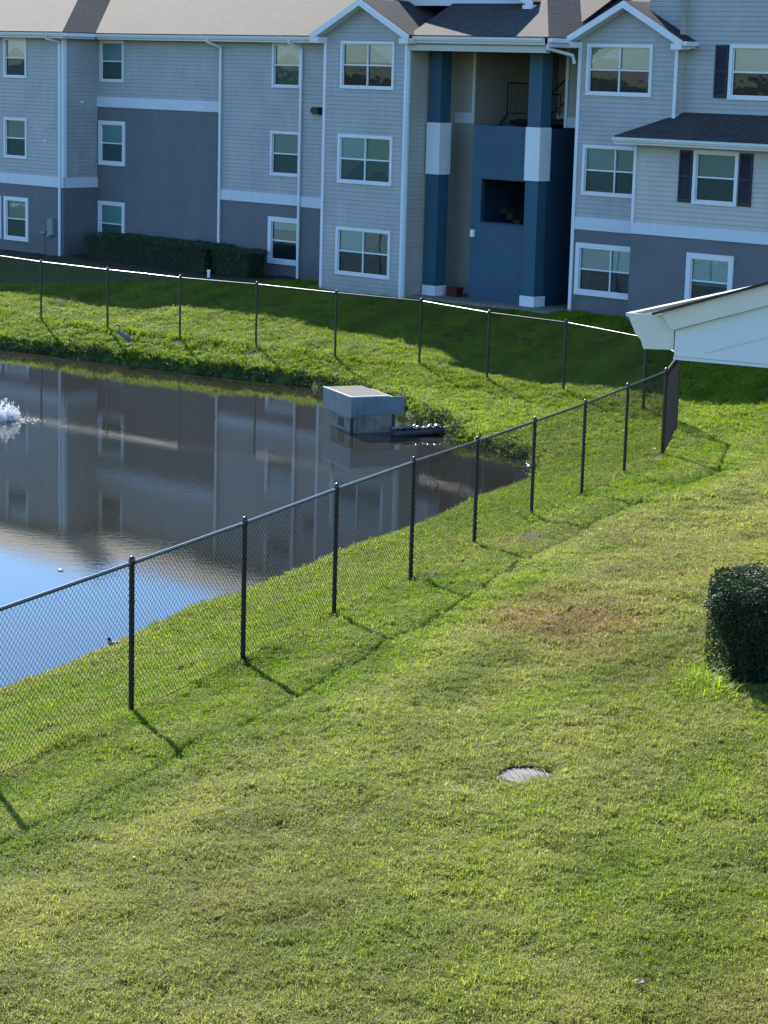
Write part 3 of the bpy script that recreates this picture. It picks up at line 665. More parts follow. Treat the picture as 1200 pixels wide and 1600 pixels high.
# central upper gable wall
wall(front(-.30), 0, 0, 8.6, 10.2, lim=lambda z: (-46.6 + max(0, z - 8.85) / S, -41.45 - max(0, z - 8.85) / S), name='gable_siding'); strip(front(-.30), -46.6, -41.45, 8.60, 8.78, .0, .04, 'band_board', M['band'])
def rake(u0, z0, u1, z1, v, hgt=.19, t=.05, name='rake_board'):
    mb = MB(); a, b = u0 + U0, u1 + U0
    mb.hexa([(a, v - t, z0 - hgt), (b, v - t, z1 - hgt), (b, v, z1 - hgt), (a, v, z0 - hgt)], [(a, v - t, z0), (b, v - t, z1), (b, v, z1), (a, v, z0)])
    mb.hexa([(a, v, z0 - hgt), (b, v, z1 - hgt), (b, v + .3, z1 - hgt), (a, v + .3, z0 - hgt)], [(a, v, z0 - hgt + .02), (b, v, z1 - hgt + .02), (b, v + .3, z1 - hgt + .02), (a, v + .3, z0 - hgt + .02)])
    return mb.build(name, M['trim'], BLD)
def gable_trim(ul, ur, ze, s, v):
    c = (ul + ur) / 2; za = ze + s * (ur - ul) / 2
    rake(ul - .02, ze - .02, c, za - .01, v); rake(c, za - .01, ur + .02, ze - .02, v)
    for (a, b) in ((ul - .02, ul + .34), (ur - .34, ur + .02)):
        mb = MB(); mb.box(a + U0, b + U0, v - .045, v + .33, ze - .25, ze - .10); mb.build('eave_return', M['trim'], BLD)
gable_trim(-48.12, -44.18, 7.70, GS, -2.52); gable_trim(-39.33, -35.35, 7.68, GS, -1.42); gable_trim(-46.9, -41.15, 8.72, S, -.62); 
rake(-37.3, 9.6, -29.45, 9.6 + .5 * 7.85, -1.2, name='rake_board'); rake(-29.45, 9.6 + .5 * 7.85, -21.6, 9.6, -1.2)
def eave(ua, ub, v, vw, z=ZR, soff=True, name='gutter', ends=True):
    """K-profile gutter hung on a fascia board, with the soffit behind it"""
    prof = [(0, 0), (0, -.115), (-.085, -.115), (-.095, -.085), (-.115, -.06), (-.12, -.015), (-.13, 0), (-.115, 0), (-.105, -.02), (-.08, -.10), (-.012, -.10), (-.012, 0)]
    mb = MB(); n = len(prof)
    A = [(ua + U0, v + p, z - .035 + q) for p, q in prof]; B = [(ub + U0, v + p, z - .035 + q) for p, q in prof]
    for i in range(n): mb.face(A[i], B[i], B[(i + 1) % n], A[(i + 1) % n])
    mb.face(*A[:7]); mb.face(*B[:7]); g = mb.build(name, M['gutter'], BLD)
    mb = MB(); mb.box(ua + U0, ub + U0, v + .002, v + .03, z - .22, z - .052); mb.build('fascia_board', M['trim'], BLD)
    if soff:
        mb = MB(); mb.box(ua + U0, ub + U0, v + .03, vw, z - .21, z - .19); mb.build('soffit', M['soffit'], BLD)
    return g
eave(-76.5, -60.5, -1.90, LV); eave(-60.45, -54.75, -.42, MV); eave(-54.72, -50.78, -.80, NV); eave(-50.75, -48.10, -1.10, NV - .3)
eave(-44.16, -39.36, -2.28, -1.9, 7.70); eave(-36.92, -21.6, -2.15, RV, 5.10)
mb = MB(); mb.box(-44.4 + U0, -39.36 + U0, -2.2, -2.0, 7.26, 7.46); mb.build('porch_beam', M['soffit'], BLD)
# right-facing eaves
def side_eave(u, va, vb, z=ZR):
    mb = MB(); mb.box(u + U0 - .03, u + U0 - .002, va, vb, z - .22, z - .052); mb.box(u + U0 + .001, u + U0 + .12, va - .0, vb, z - .15, z - .035); return mb.build('gutter', M['gutter'], BLD)
side_eave(-60.5, -1.9, -.45); side_eave(-35.33, -1.42, -.82, 7.68); side_eave(-39.22, -2.28, -1.45, 7.70)
def downspout(u, v, z0, z1, ue, ve, ze=7.52):
    mb = MB(); a = U0
    mb.box(u + a - .04, u + a + .04, v - .10, v - .035, z0, z1)
    mb.tube([(ue + a, ve, ze), (ue + a, ve, ze - .10), (u + a, v - .07, z1 + .06), (u + a, v - .07, z1 - .05)], .045, 6)
    for z in (z0 + 1.0, z0 + 3.4, z0 + 5.6):
        if z < z1: mb.box(u + a - .055, u + a + .055, v - .108, v - .03, z, z + .03)
    return mb.build('downspout', M['gutter'], BLD)
downspout(-61.06, LV, 0, 7.25, -61.3, -1.95); downspout(-54.20, NV, .1, 7.2, -54.45, -.88); downspout(-50.22, NV - .3, .05, 7.2, -50.4, -1.18); 
mb = MB(); mb.tube([(-39.3 + U0, -2.2, 7.5), (-39.3 + U0, -2.2, 7.38), (-39.12 + U0, -1.3, 7.22), (-39.12 + U0, -1.2, 7.0)], .05, 6); mb.build('downspout', M['gutter'], BLD)
# wall fittings
mb = MB(); mb.box(-49.74 + U0, -49.55 + U0, -.82, -.70, 5.30, 5.44); mb.box(-49.56 + U0, -49.30 + U0, -.94, -.70, 5.26, 5.48); mb.build('wall_lamp', M['lamp_black'], BLD, label='dark floodlight box on the siding')
mb = MB(); mb.box(-42.63 + U0, -42.53 + U0, -1.30, -1.2, 1.93, 2.14); mb.build('wall_lamp', M['lamp_white'], BLD, label='small white lamp on the blue wall')
mb = MB(); mb.box(-61.66 + U0, -61.38 + U0, LV - .14, LV, .70, 1.28); mb.box(-61.75 + U0, -61.60 + U0, LV - .1, LV, .62, .72)
mb.box(-62.12 + U0, -61.85 + U0, LV - .1, LV, .72, .80); mb.tube([(-61.98 + U0, LV - .05, -.1), (-61.98 + U0, LV - .05, .74)], .02, 6); mb.build('meter_box', M['grey_metal'], BLD)

# ------------------------------------------------------------------ small things by the building
def bldg_pt(u, v, z=None):
    x, y, _ = UV(u, v); return (x, y, hz(x, y) if z is None else z)
o_ = bldg_pt(-43.45, -.95, .08)
e = empty('storage_tub', o_, R(-42), 'small dull red plastic tub against the tan wall by the blue columns', 'tub')
mb = MB(); mb.hexa([(-.17, -.12, 0), (.17, -.12, 0), (.17, .12, 0), (-.17, .12, 0)], [(-.2, -.15, .24), (.2, -.15, .24), (.2, .15, .24), (-.2, .15, .24)]); mb.build('tub', M['red'], e)
mb = MB(); mb.box(-.22, .22, -.17, .17, .24, .27); mb.build('lid', M['red'], e)
o_ = bldg_pt(-52.4, -2.6)
e = empty('cleanout_pipe', o_, 0, 'tiny white cleanout pipe standing in the bed between the two dark hedges', 'pipe')
mb = MB(); mb.tube([(0, 0, 0), (0, 0, .20)], .05, 8); mb.build('riser', M['lamp_white'], e); mb = MB(); mb.tube([(0, 0, .20), (0, 0, .25)], [.065, .05], 8); mb.build('cap', M['lamp_white'], e)

# ------------------------------------------------------------------ foliage helpers
def leaf_cloud(pts, nrm, size, jitter=.7, seed=1, aspect=.55):
    """one bent leaf (two quads) per point, facing roughly along nrm; returns V, F"""
    r = np.random.default_rng(seed); n = len(pts); pts = np.asarray(pts); nrm = np.asarray(nrm)
    d = nrm + r.normal(0, jitter, (n, 3)); d /= np.linalg.norm(d, axis=1)[:, None]
    t = r.normal(0, 1, (n, 3)); t -= (t * d).sum(1)[:, None] * d; t /= np.linalg.norm(t, axis=1)[:, None]; b = np.cross(d, t)
    L = size * r.uniform(.6, 1.25, n)[:, None]; W = L * aspect
    v0 = pts - t * L * .5; v3 = pts + t * L * .5 - d * L * .12; m1 = pts + b * W * .5; m2 = pts - b * W * .5; c = pts + d * L * .08
    V = np.stack([v0, m1, v3, m2], 1).reshape(-1, 3)
    i = np.arange(n)[:, None] * 4
    return V, np.concatenate([i, i + 1, i + 2, i + 3], 1)

def hedge(name, corners, z0, hgt, mat, n, size, label, cat='hedge', taper=.06, seed=3, group=None, rough=.05, round_=.07):
    """clipped box hedge: corners = plan quad (world) counter-clockwise; dense leaves over an added solid dark box that blocks the light"""
    cx = sum(c[0] for c in corners) / 4; cy = sum(c[1] for c in corners) / 4
    root = empty(name, (cx, cy, z0), 0, label, cat, group)
    r = np.random.default_rng(seed); C = np.array([(c[0] - cx, c[1] - cy) for c in corners])
    area = []; 
    for i in range(4): area.append(np.linalg.norm(C[(i + 1) % 4] - C[i]) * hgt)
    e1 = C[1] - C[0]; e2 = C[3] - C[0]; top = abs(e1[0] * e2[1] - e1[1] * e2[0]); area.append(top); area = np.array(area); cnt = (n * area / area.sum()).astype(int)
    pts = []; nr = []
    for i in range(4):
        k = cnt[i]; t = r.uniform(0, 1, k); h = r.uniform(0, 1, k) ** .9 * hgt; a, b = C[i], C[(i + 1) % 4]; e = (b - a) / np.linalg.norm(b - a); nn_ = np.array([e[1], -e[0]])
        base = a + (b - a) * t[:, None]; ctr = -taper * (1 - h / hgt) * 2
        tt = np.minimum(t, 1 - t) * np.linalg.norm(b - a); dep = -np.abs(r.normal(0, .05, k)) - round_ * np.clip(1 - tt / (round_ * 1.6 + 1e-6), 0, 1) ** 2 - round_ * np.clip(1 - (hgt - h) / (round_ * 1.5 + 1e-6), 0, 1) ** 2 + rough * (vnoise(t * np.linalg.norm(b - a), h, .22, seed + i) - .5) * 2 + ctr + r.normal(0, .012, k)
        edge = np.minimum(1, (hgt - h) / .06); dep -= .04 * (1 - edge)
        p = base + nn_ * dep[:, None]; pts.append(np.column_stack([p, h])); nr.append(np.tile([nn_[0], nn_[1], .25], (k, 1)))
    k = cnt[4]; s = r.uniform(-.01, 1.01, k); t = r.uniform(-.01, 1.01, k); p = C[0] + e1 * s[:, None] + e2 * t[:, None]
    ed = np.minimum(np.minimum(s, 1 - s) * np.linalg.norm(e1), np.minimum(t, 1 - t) * np.linalg.norm(e2)); zt = hgt - round_ * np.clip(1 - ed / (round_ * 1.6 + 1e-6), 0, 1) ** 2 - np.abs(r.normal(0, .03, k)) + rough * .7 * (vnoise(p[:, 0], p[:, 1], .25, seed + 9) - .5) * 2 + (r.random(k) < .03) * r.uniform(0, .06, k)
    pts.append(np.column_stack([p, zt])); nr.append(np.tile([0, 0, 1.0], (k, 1)))
    V, Fq = leaf_cloud(np.concatenate(pts), np.concatenate(nr), size, seed=seed)
    me = raw_mesh('foliage', V, Fq, mat); o = bpy.data.objects.new('foliage', me); COL.objects.link(o); o.parent = root; tag(o, kind='stuff')
    ins = .07 + round_ * .6; mb = MB(); C2 = C * (1 - 2 * ins / max(.3, min(np.linalg.norm(e1), np.linalg.norm(e2))) * .5)
    C2 = []
    for c in C:
        d = np.sign([c @ e1, c @ e2]); C2.append(c - d[0] * e1 / np.linalg.norm(e1) * (ins + taper) - d[1] * e2 / np.linalg.norm(e2) * (ins + taper))
    C3 = [c - (np.sign(c @ e1) * e1 / np.linalg.norm(e1) + np.sign(c @ e2) * e2 / np.linalg.norm(e2)) * ins for c in C]
    mb.hexa([(c[0], c[1], -.1) for c in C2], [(c[0], c[1], hgt - .08 - round_ * .5) for c in C3]); mb.build('light_block_core', M['hedge_core'], root)  # solid dark core added to stop light passing through the leaves
    return root
def uvq(u0, u1, v0, v1): return [UV(u0, v0)[:2], UV(u1, v0)[:2], UV(u1, v1)[:2], UV(u0, v1)[:2]]
hedge('hedge', uvq(-59.4, -53.25, -2.0, -.55), 0, .93, M['hedge_far_leaf'], 15000, .055, 'long dark clipped hedge below the slate grey wall', seed=4, rough=.07)
hedge('hedge', uvq(-53.0, -51.25, -2.0, -1.0), 0, .90, M['hedge_far_leaf'], 5000, .055, 'short dark clipped shrub beside the long hedge near the ground-floor window', seed=5, rough=.08)
HN = [(3.48, 23.40), (6.6, 22.8), (7.0, 24.3), (3.78, 24.85)]
hedge('hedge', HN, hz(4.2, 23.6) - .02, 1.10, M['hedge_leaf'], 120000, .030, 'large dark square-clipped hedge on the near lawn at the right edge', seed=6, rough=.12, taper=.10, round_=.26)

# ------------------------------------------------------------------ grass: instanced tufts (unlinked source meshes)
def tuft(i, blades, hgt, spread, wid, lean):
    r = random.Random(100 + i); V = []; Fc = []
    for b in range(blades):
        a = r.uniform(0, 6.28); rad = spread * math.sqrt(r.random()); x, y = rad * math.cos(a), rad * math.sin(a)
        d = r.uniform(0, 6.28); ln = lean * r.uniform(.3, 1.3); h_ = hgt * r.uniform(.55, 1.2); wv = wid * r.uniform(.7, 1.3)
        dx, dy = math.cos(d), math.sin(d); px, py = -dy * wv / 2, dx * wv / 2
        n = len(V)
        V += [(x - px, y - py, -.01), (x + px, y + py, -.01), (x + dx * ln * .35 * h_ + px * .85, y + dy * ln * .35 * h_ + py * .85, h_ * .6), (x + dx * ln * .35 * h_ - px * .85, y + dy * ln * .35 * h_ - py * .85, h_ * .6),
              (x + dx * ln * h_, y + dy * ln * h_, h_ * (1 - .25 * ln))]
        Fc += [(n, n + 1, n + 2, n + 3), (n + 3, n + 2, n + 4)]
    me = bpy.data.meshes.new('grass_tuft'); me.from_pydata(V, [], Fc); me.materials.append(M['grass']); me.update()
    return bpy.data.objects.new('grass_tuft', me)
src = bpy.data.collections.new('grass_sources')
for i in range(8): src.objects.link(tuft(i, 20, .046, .054, .0075, 1.15))

def scatter_grass():
    # plan area seen by the camera, a little wider, denser close by
    out = []
    bands = [(12.5, 18, 950, .85), (18, 25, 620, 1.0), (25, 34, 380, 1.25), (34, 46, 240, 1.6), (46, 58, 150, 2.1), (58, 71, 85, 2.6)]
    for (ya, yb, dens, sc) in bands:
        half = lambda y: y * .19 + 3.0
        A = (yb - ya) * 2 * half(yb); n = int(A * dens)
        X = rng.uniform(-half(yb), half(yb), n); Y = rng.uniform(ya, yb, n); k = np.abs(X) < half(Y); X, Y = X[k], Y[k]
        k = ~inside(X, Y, SHORE); X, Y = X[k], Y[k]
        s = seg_dist(X, Y, SHORE, True); V = -(X * NX[0] + Y * NX[1]) - 52.1; U = X * AX[0] + Y * AX[1]
        wallv = np.where(U < -60.9, LV, np.where(U < -54, 0, np.where(U < -47.8, -.7, np.where(U < -39, BV, np.where(U < -36.5, CV, RV)))))
        b = bare_map(X, Y); k = (s > .06) & (V < wallv - .15) & (b < rng.uniform(.25, .9, len(X))) & (np.hypot((X - MAN[0]), (Y - MAN[1])) > .275)
        k &= ~inside(X, Y, HN)
        X, Y = X[k], Y[k]; out.append(np.column_stack([X, Y, np.full(len(X), sc)]))
    A = np.concatenate(out); X, Y, sc = A.T
    Z = height(X, Y); d, br = dry_maps(X, Y)
    ins = inside(X, Y, FLOOP); f = seg_dist(X, Y, FENCE, False)
    clump = vnoise(X, Y, .09, 21) * .6 + vnoise(X, Y, .30, 22) * .55 + .36
    tall = 1 + .8 * np.exp(-(f / .16) ** 2) + .35 * ins * np.clip((46 - Y) / 6, 0, 1)
    k = rng.random(len(X)) < np.clip(clump * 1.25 - .12, .12, 1); X, Y, Z, sc, d, br, clump, tall = (q[k] for q in (X, Y, Z, sc, d, br, clump, tall))
    n = len(X); ins_k = inside(X, Y, FLOOP)
    me = bpy.data.meshes.new('lawn_grass'); me.vertices.add(n); me.vertices.foreach_set('co', np.column_stack([X, Y, Z]).astype(np.float32).ravel())
    def att(nm, t, a, key='value'):
        q = me.attributes.new(nm, t, 'POINT'); q.data.foreach_set(key, a)
    tilt = rng.normal(0, .22, (n, 2)); rot = np.column_stack([tilt, rng.uniform(0, 6.28, n)]).astype(np.float32)
    scl = np.column_stack([sc ** .8, sc ** .8, np.clip(clump * 1.1, .4, 1.4) * tall * (.8 + .28 * sc)]) * rng.uniform(.75, 1.2, n)[:, None]
    att('rot', 'FLOAT_VECTOR', rot.ravel(), 'vector'); att('scl', 'FLOAT_VECTOR', scl.astype(np.float32).ravel(), 'vector')
    att('dry', 'FLOAT', np.clip(d + rng.normal(0, .10, n), 0, 1).astype(np.float32)); att('brown', 'FLOAT', np.clip(br * rng.uniform(.4, 1.3, n), 0, 1).astype(np.float32)); q = X * .91 - Y * .41; al = X * .41 + Y * .91
    dn = 1.5 * (.55 * vnoise(q, al, .8, 41) + .45 * vnoise(q * 1.0, al * .28, .55, 42)) - .42 + .35 * np.sin(q * 4.3 + 2.5 * vnoise(X, Y, 2.2, 43)) * vnoise(X, Y, 4.0, 44)
    dn = dn * np.where(ins_k, .45, 1.0) + rng.normal(0, .08, n)
    att('dense', 'FLOAT', np.clip(dn, 0, 1).astype(np.float32)); att('pick', 'INT', rng.integers(0, 8, n).astype(np.int32))
    o = bpy.data.objects.new('lawn_grass', me); COL.objects.link(o); tag(o, 'short mown grass covering the lawn and pond banks', 'grass', kind='stuff')
    ng = bpy.data.node_groups.new('scatter_grass', 'GeometryNodeTree')
    ng.interface.new_socket('Geometry', in_out='INPUT', socket_type='NodeSocketGeometry'); ng.interface.new_socket('Geometry', in_out='OUTPUT', socket_type='NodeSocketGeometry')
    N = ng.nodes; gi = N.new('NodeGroupInput'); go = N.new('NodeGroupOutput'); ci = N.new('GeometryNodeCollectionInfo'); ci.inputs[0].default_value = src; ci.inputs[1].default_value = True; ci.inputs[2].default_value = True
    ip = N.new('GeometryNodeInstanceOnPoints'); ip.inputs['Pick Instance'].default_value = True
    def na(nm, t):
        q = N.new('GeometryNodeInputNamedAttribute'); q.data_type = t; q.inputs[0].default_value = nm; return q.outputs[0]
    L = ng.links; L.new(gi.outputs[0], ip.inputs['Points']); L.new(ci.outputs[0], ip.inputs['Instance']); L.new(na('pick', 'INT'), ip.inputs['Instance Index'])
    L.new(na('scl', 'FLOAT_VECTOR'), ip.inputs['Scale']); e2r = N.new('FunctionNodeEulerToRotation'); L.new(na('rot', 'FLOAT_VECTOR'), e2r.inputs[0]); L.new(e2r.outputs[0], ip.inputs['Rotation'])
    L.new(ip.outputs[0], go.inputs[0])
    md = o.modifiers.new('scatter', 'NODES'); md.node_group = ng
scatter_grass()

# ------------------------------------------------------------------ weeds along the water's edge
def bank_weeds():
    P = np.array(SHORE[3:22]); pts = []; nr = []
    r = np.random.default_rng(8)
    for a, b in zip(P[:-1], P[1:]):
        L = np.linalg.norm(b - a); far = (a[1] + b[1]) / 2 > 46.5
        n = int(L * (950 if far else 120)); t = r.random(n); p = a + (b - a) * t[:, None]
        nrm = np.array([(b - a)[1], -(b - a)[0]]) / L
        # outward = away from the pond centre
        if ((a + b) / 2 - np.array([-4, 46])) @ nrm < 0: nrm = -nrm
        off = r.normal(.06, .10, n); q = p + nrm * off[:, None]
        z = height(q[:, 0], q[:, 1]); z = np.maximum(z, ZW); cl = vnoise(q[:, 0], q[:, 1], .5, 31)
        keep = r.random(n) < np.clip(cl * 1.8 - .3, .08, 1); hh = np.abs(r.normal(0, .06, n)) * (.3 + 1.5 * cl)
        q3 = np.column_stack([q, z + hh])[keep]; pts.append(q3); nr.append(np.tile([-nrm[0] * .5, -nrm[1] * .5, .7], (len(q3), 1)))
    V, Fq = leaf_cloud(np.concatenate(pts), np.concatenate(nr), .065, .8, 9, .45)
    me = raw_mesh('bank_weeds', V, Fq, M['weed']); o = bpy.data.objects.new('bank_weeds', me); COL.objects.link(o)
    tag(o, 'dark ragged weeds overhanging the far water edge', 'weeds', kind='stuff')
bank_weeds()

# bright long blades at the foot of the near hedge
def lush_clump():
    cx, cy = 3.52, 23.42; root = empty('grass_clump', (cx, cy, hz(cx, cy)), 0, 'clump of bright yellow-green long blades at the foot of the near hedge', 'grass clump')
    r = random.Random(4); mb = MB(); ml = MB()
    for i in range(1500):
        a = r.uniform(0, 6.28); rr = abs(r.gauss(0, 1)); x = rr * .17 * math.cos(a) + .02; y = rr * .55 * math.sin(a) - .15; L = r.uniform(.08, .20) if i > 26 else r.uniform(.2, .34); wv = .004 if i > 26 else .009
        d = r.uniform(0, 6.28); dx, dy = math.cos(d), math.sin(d); px, py = -dy * wv, dx * wv; el = r.uniform(.4, 1.1); tgt = ml if i <= 26 else mb
        p0 = Vector((x, y, 0)); p1 = p0 + Vector((dx * L * .4, dy * L * .4, L * .6 * el)); p2 = p1 + Vector((dx * L * .5, dy * L * .5, L * .15)); q = Vector((px, py, 0))
        tgt.face(p0 - q, p0 + q, p1 + q, p1 - q); tgt.face(p1 - q, p1 + q, p2)
    mb.build('short_blades', M['lush'], root, kind='stuff')
    ml.build('long_blades', M['lush'], root, kind='stuff')
lush_clump()

# ------------------------------------------------------------------ chain-link fence
def fence():
    bx, by, bz = FENCE[10]
    root = empty('chain_link_fence', (bx, by, bz), 0, 'black chain-link fence on slim posts running round the pond', 'fence'); off = (bx, by, bz)
    H = 1.68
    n = len(FENCE)
    for i, (x, y, z) in enumerate(FENCE):
        r = .038 if i in (10, 11, 12) else .030
        mb = MB(); mb.tube([(x, y, z - .15), (x, y, z + H - .03)], r, 10, False); p = mb.build('post', M['black_metal'], root, off, True)
        mb = MB(); mb.tube([(x, y, z + H - .035), (x, y, z + H + .02), (x, y, z + H + .05), (x, y, z + H + .058)], [r + .008, r + .008, r * .75, .006], 10); mb.build('post_cap', M['black_metal'], p, off, True)
        mb = MB()
        for zz in (.35, .8, 1.25): mb.tube([(x, y, z + zz), (x, y, z + zz + .02)], r + .006, 8)
        mb.build('tie_band', M['black_metal'], p, off)
    def side(i):      # mesh hangs on the lawn side of the posts
        a, b = Vector(FENCE[i]), Vector(FENCE[i + 1]); d = (b - a).normalized(); m = Vector((-d.y, d.x, 0)).normalized(); return a, b, d, m * .036
    for i in range(n - 1):
        a, b, d, m = side(i); up = Vector((0, 0, H - .02))
        mb = MB(); mb.tube([a + up, b + up], .0215, 12, False); mb.build('top_rail', M['rail'], root, off, True)
        mb = MB(); mb.tube([a + m + Vector((0, 0, .06)), b + m + Vector((0, 0, .06))], .004, 5); mb.build('tension_wire', M['black_wire'], root, off)
    # woven wires: two families of diagonals per bay, each wire its own prism
    pitch = .075; hh = H - .07; V = []; Fc = []
    for i in range(n - 1):
        a, b, d, m = side(i); L = (Vector((b.x - a.x, b.y - a.y, 0))).length; e = Vector((b.x - a.x, b.y - a.y, 0)) / L; mn = Vector((-e.y, e.x, 0))
        k = int((L + hh) / pitch) + 1
        for fam in (0, 1):
            for j in range(k):
                s0 = j * pitch - hh; s1 = s0 + hh
                za, zb = (0, hh) if fam == 0 else (hh, 0)
                # clip to the bay
                t0, t1 = max(0, -s0 / hh), min(1, (L - s0) / hh)
                if t1 - t0 < .01: continue
                pa = s0 + hh * t0; pb = s0 + hh * t1; qa = za + (zb - za) * t0; qb = za + (zb - za) * t1
                nseg = 1
                A = a + e * pa + Vector((0, 0, (b.z - a.z) * pa / L + .05 + qa)) + mn * (.034 + .0035 * fam)
                B = a + e * pb + Vector((0, 0, (b.z - a.z) * pb / L + .05 + qb)) + mn * (.034 + .0035 * fam)
                t = (B - A).normalized(); x = t.cross(mn).normalized(); r = .0026
                c = len(V)
                for q in (A, B):
                    for an in (0, 2.094, 4.189): V.append(tuple(q + x * (r * math.cos(an)) + mn * (r * math.sin(an)) - Vector(off)))
                for u in range(3): Fc.append((c + u, c + (u + 1) % 3, c + 3 + (u + 1) % 3, c + 3 + u))
    me = raw_mesh('wire_mesh', V, Fc, M['black_wire']); o = bpy.data.objects.new('wire_mesh', me); COL.objects.link(o); o.parent = root; tag(o, kind='stuff')
fence()

# ------------------------------------------------------------------ concrete outlet structure in the pond
def outlet():
    ox, oy = -.78, 49.15; root = empty('pond_outlet_box', (ox, oy, ZW), R(23), 'concrete outlet box with blue-grey metal skirt standing in the pond at the far bank', 'outlet box')
    # local: x along the right face, y away from the camera, z from the water
    mb = MB(); mb.box(.004, 1.02, .004, 1.25, -.6, .79); mb.build('concrete_body', M['concrete'], root)
    for (x0, x1, y0, y1, zt) in ((.98, 1.05, -.01, .14, .42), (-.012, .05, -.012, .05, .36)):
        mb = MB(); mb.box(x0, x1, y0, y1, -.6, zt); mb.build('pilaster', M['concrete_dark'], root)
    t = .018
    mb = MB(); mb.box(0, 1.27, -t, 0, .40, .80); mb.build('metal_skirt', M['metal_skirt'], root)
    mb = MB(); mb.box(-t, 0, -t, 1.7, .34, .80); mb.build('metal_skirt', M['metal_skirt'], root)
    mb = MB(); mb.box(.0, .92, .04, 1.7, .79, .812); lid = mb.build('top_slab', M['concrete_dark'], root)
    mb = MB(); mb.box(.0, .92, .0, .04, .80, .825); mb.build('edge_angle', M['bright_metal'], lid); mb = MB(); mb.box(-.03, .0, .0, 1.7, .80, .825); mb.build('edge_angle', M['bright_metal'], lid)
    mb = MB(); mb.box(-.004, .04, .45, .80, .08, .28); mb.build('opening', M['unlit'], root)
    mb = MB(); mb.tube([(.16, -.04, -.4), (.16, -.04, .52)], .022, 6); mb.build('staff_gauge', M['metal_skirt'], root)
outlet()
a = Vector((.14, 48.95, ZW + .05)); b = Vector((1.40, 49.40, ZW + .09))
root = empty('drain_pipe', tuple(a.lerp(b, .5)), 0, 'dark weathered pipe lying at the water surface beside the outlet box', 'pipe'); mid = tuple(a.lerp(b, .5))
mb = MB(); mb.tube([a, a.lerp(b, .33) + Vector((0, 0, .008)), a.lerp(b, .66), b], .085, 12); mb.build('pipe_barrel', M['pipe'], root, mid, True)
mb = MB(); mb.tube([b - (b - a) * .08, b + (b - a) * .03], .105, 12); mb.build('pipe_collar', M['concrete'], root, mid, True)

# turtles basking on the pipe
def turtle_mesh(tag_):
    mb = MB(); n = 12
    rings = [(.0, .095), (.25, .092), (.5, .08), (.72, .06), (.9, .034), (1.0, .004)]
    base = len(mb.v)
    for hgt, r in rings:
        for k in range(n): an = 6.283 * k / n; mb.v.append((math.cos(an) * r * 1.2, math.sin(an) * r, .025 + .062 * hgt))
    for i in range(len(rings) - 1):
        for k in range(n): mb.f.append((base + i * n + k, base + i * n + (k + 1) % n, base + (i + 1) * n + (k + 1) % n, base + (i + 1) * n + k))
    mb.f.append(tuple(base + k for k in range(n))[::-1]); return mb
def body_mesh():
    mb = MB()
    mb.tube([(-.09, 0, .03), (0, 0, .02), (.09, 0, .03), (.135, 0, .05), (.165, 0, .068), (.18, 0, .066)], [(.03, .012), (.085, .018), (.05, .016), (.02, .017), (.019, .017), (.006, .006)], 8)
    for sx, sy in ((1, 1), (1, -1), (-1, 1), (-1, -1)): mb.tube([(sx * .06, sy * .06, .03), (sx * .10, sy * .105, .012), (sx * .115, sy * .125, .002)], [.017, .014, .008], 6)
    return mb
axis = (b - a).normalized(); ang = math.atan2(axis.y, axis.x)
T = [(.03, 1.1, 'pale glinting turtle nearest the outlet box on the pipe'), (.14, .8, 'second small glinting turtle from the outlet box on the pipe'), (.27, 1.45, 'largest dull brown turtle in the row on the pipe'),
     (.45, .95, 'glinting turtle just right of the big brown one on the pipe'), (.56, .6, 'smallest turtle of the row on the pipe'), (.66, .9, 'glinting turtle fifth or sixth along near the pipe collar'), (.80, 1.0, 'dark turtle at the bank end of the pipe beside the collar')]
sh0 = bd0 = None
for i, (t, s, lab) in enumerate(T):
    p = a.lerp(b, t) + Vector((0, 0, .083)); e = empty('turtle', tuple(p), ang + [1.4, -1.2, .3, 1.7, -1.5, 1.3, 2.6][i], lab, 'turtle', 'turtles basking on the pipe'); e.scale = (s * .88,) * 3
    if sh0 is None:
        bd0 = body_mesh().build('body', M['skin'], e, smooth=True); sh0 = turtle_mesh(0).build('shell', M['shell'], e, smooth=True)
    else:
        for q in (bd0, sh0): c = q.copy(); COL.objects.link(c); c.parent = e
p = (2.98, 45.15, hz(2.98, 45.15) + .01); e = empty('turtle', p, 2.0, 'lone glinting turtle on the shore at the right tip of the pond', 'turtle'); e.scale = (1.1,) * 3
for q in (bd0, sh0): c = q.copy(); COL.objects.link(c); c.parent = e

# ------------------------------------------------------------------ birds
def feather(name, cols, sc=30):
    m, nt, b_ = new_mat(name); n = tex_noise(nt, sc, 3, .6, stretch=(1, 1, 1)); nt.links.new(ramp(nt, n.outputs[0], [(.35, cols[0]), (.65, cols[1])]), b_.inputs['Base Color']); b_.inputs['Roughness'].default_value = .7; return m
M['heron'] = feather('slate_feathers', ((.07, .075, .09), (.14, .145, .16))); M['heron_neck'] = feather('neck', ((.12, .10, .11), (.2, .18, .18))); M['bill'] = feather('dark_bill', ((.05, .045, .03), (.09, .08, .05)))
M['duck'] = feather('brown_feathers', ((.10, .085, .05), (.22, .19, .12)), 18); M['duck_head'] = feather('black_head', ((.006, .006, .008), (.012, .012, .015))); M['duck_cheek'] = feather('pale_cheek', ((.55, .54, .48), (.68, .66, .6)))
def remesh(o, vox):
    md = o.modifiers.new('weld', 'REMESH'); md.mode = 'VOXEL'; md.voxel_size = vox; md.use_smooth_shade = True; s_ = o.modifiers.new('smooth', 'SMOOTH'); s_.iterations = 3; s_.factor = .5
hx, hy = -7.10, 60.05; hzv = hz(hx, hy)
root = empty('heron', (hx, hy, hzv), math.pi, 'slender grey heron standing by a far fence post on the sunny strip of bank', 'bird')
mb = MB()   # faces local +x (towards the left of the picture)
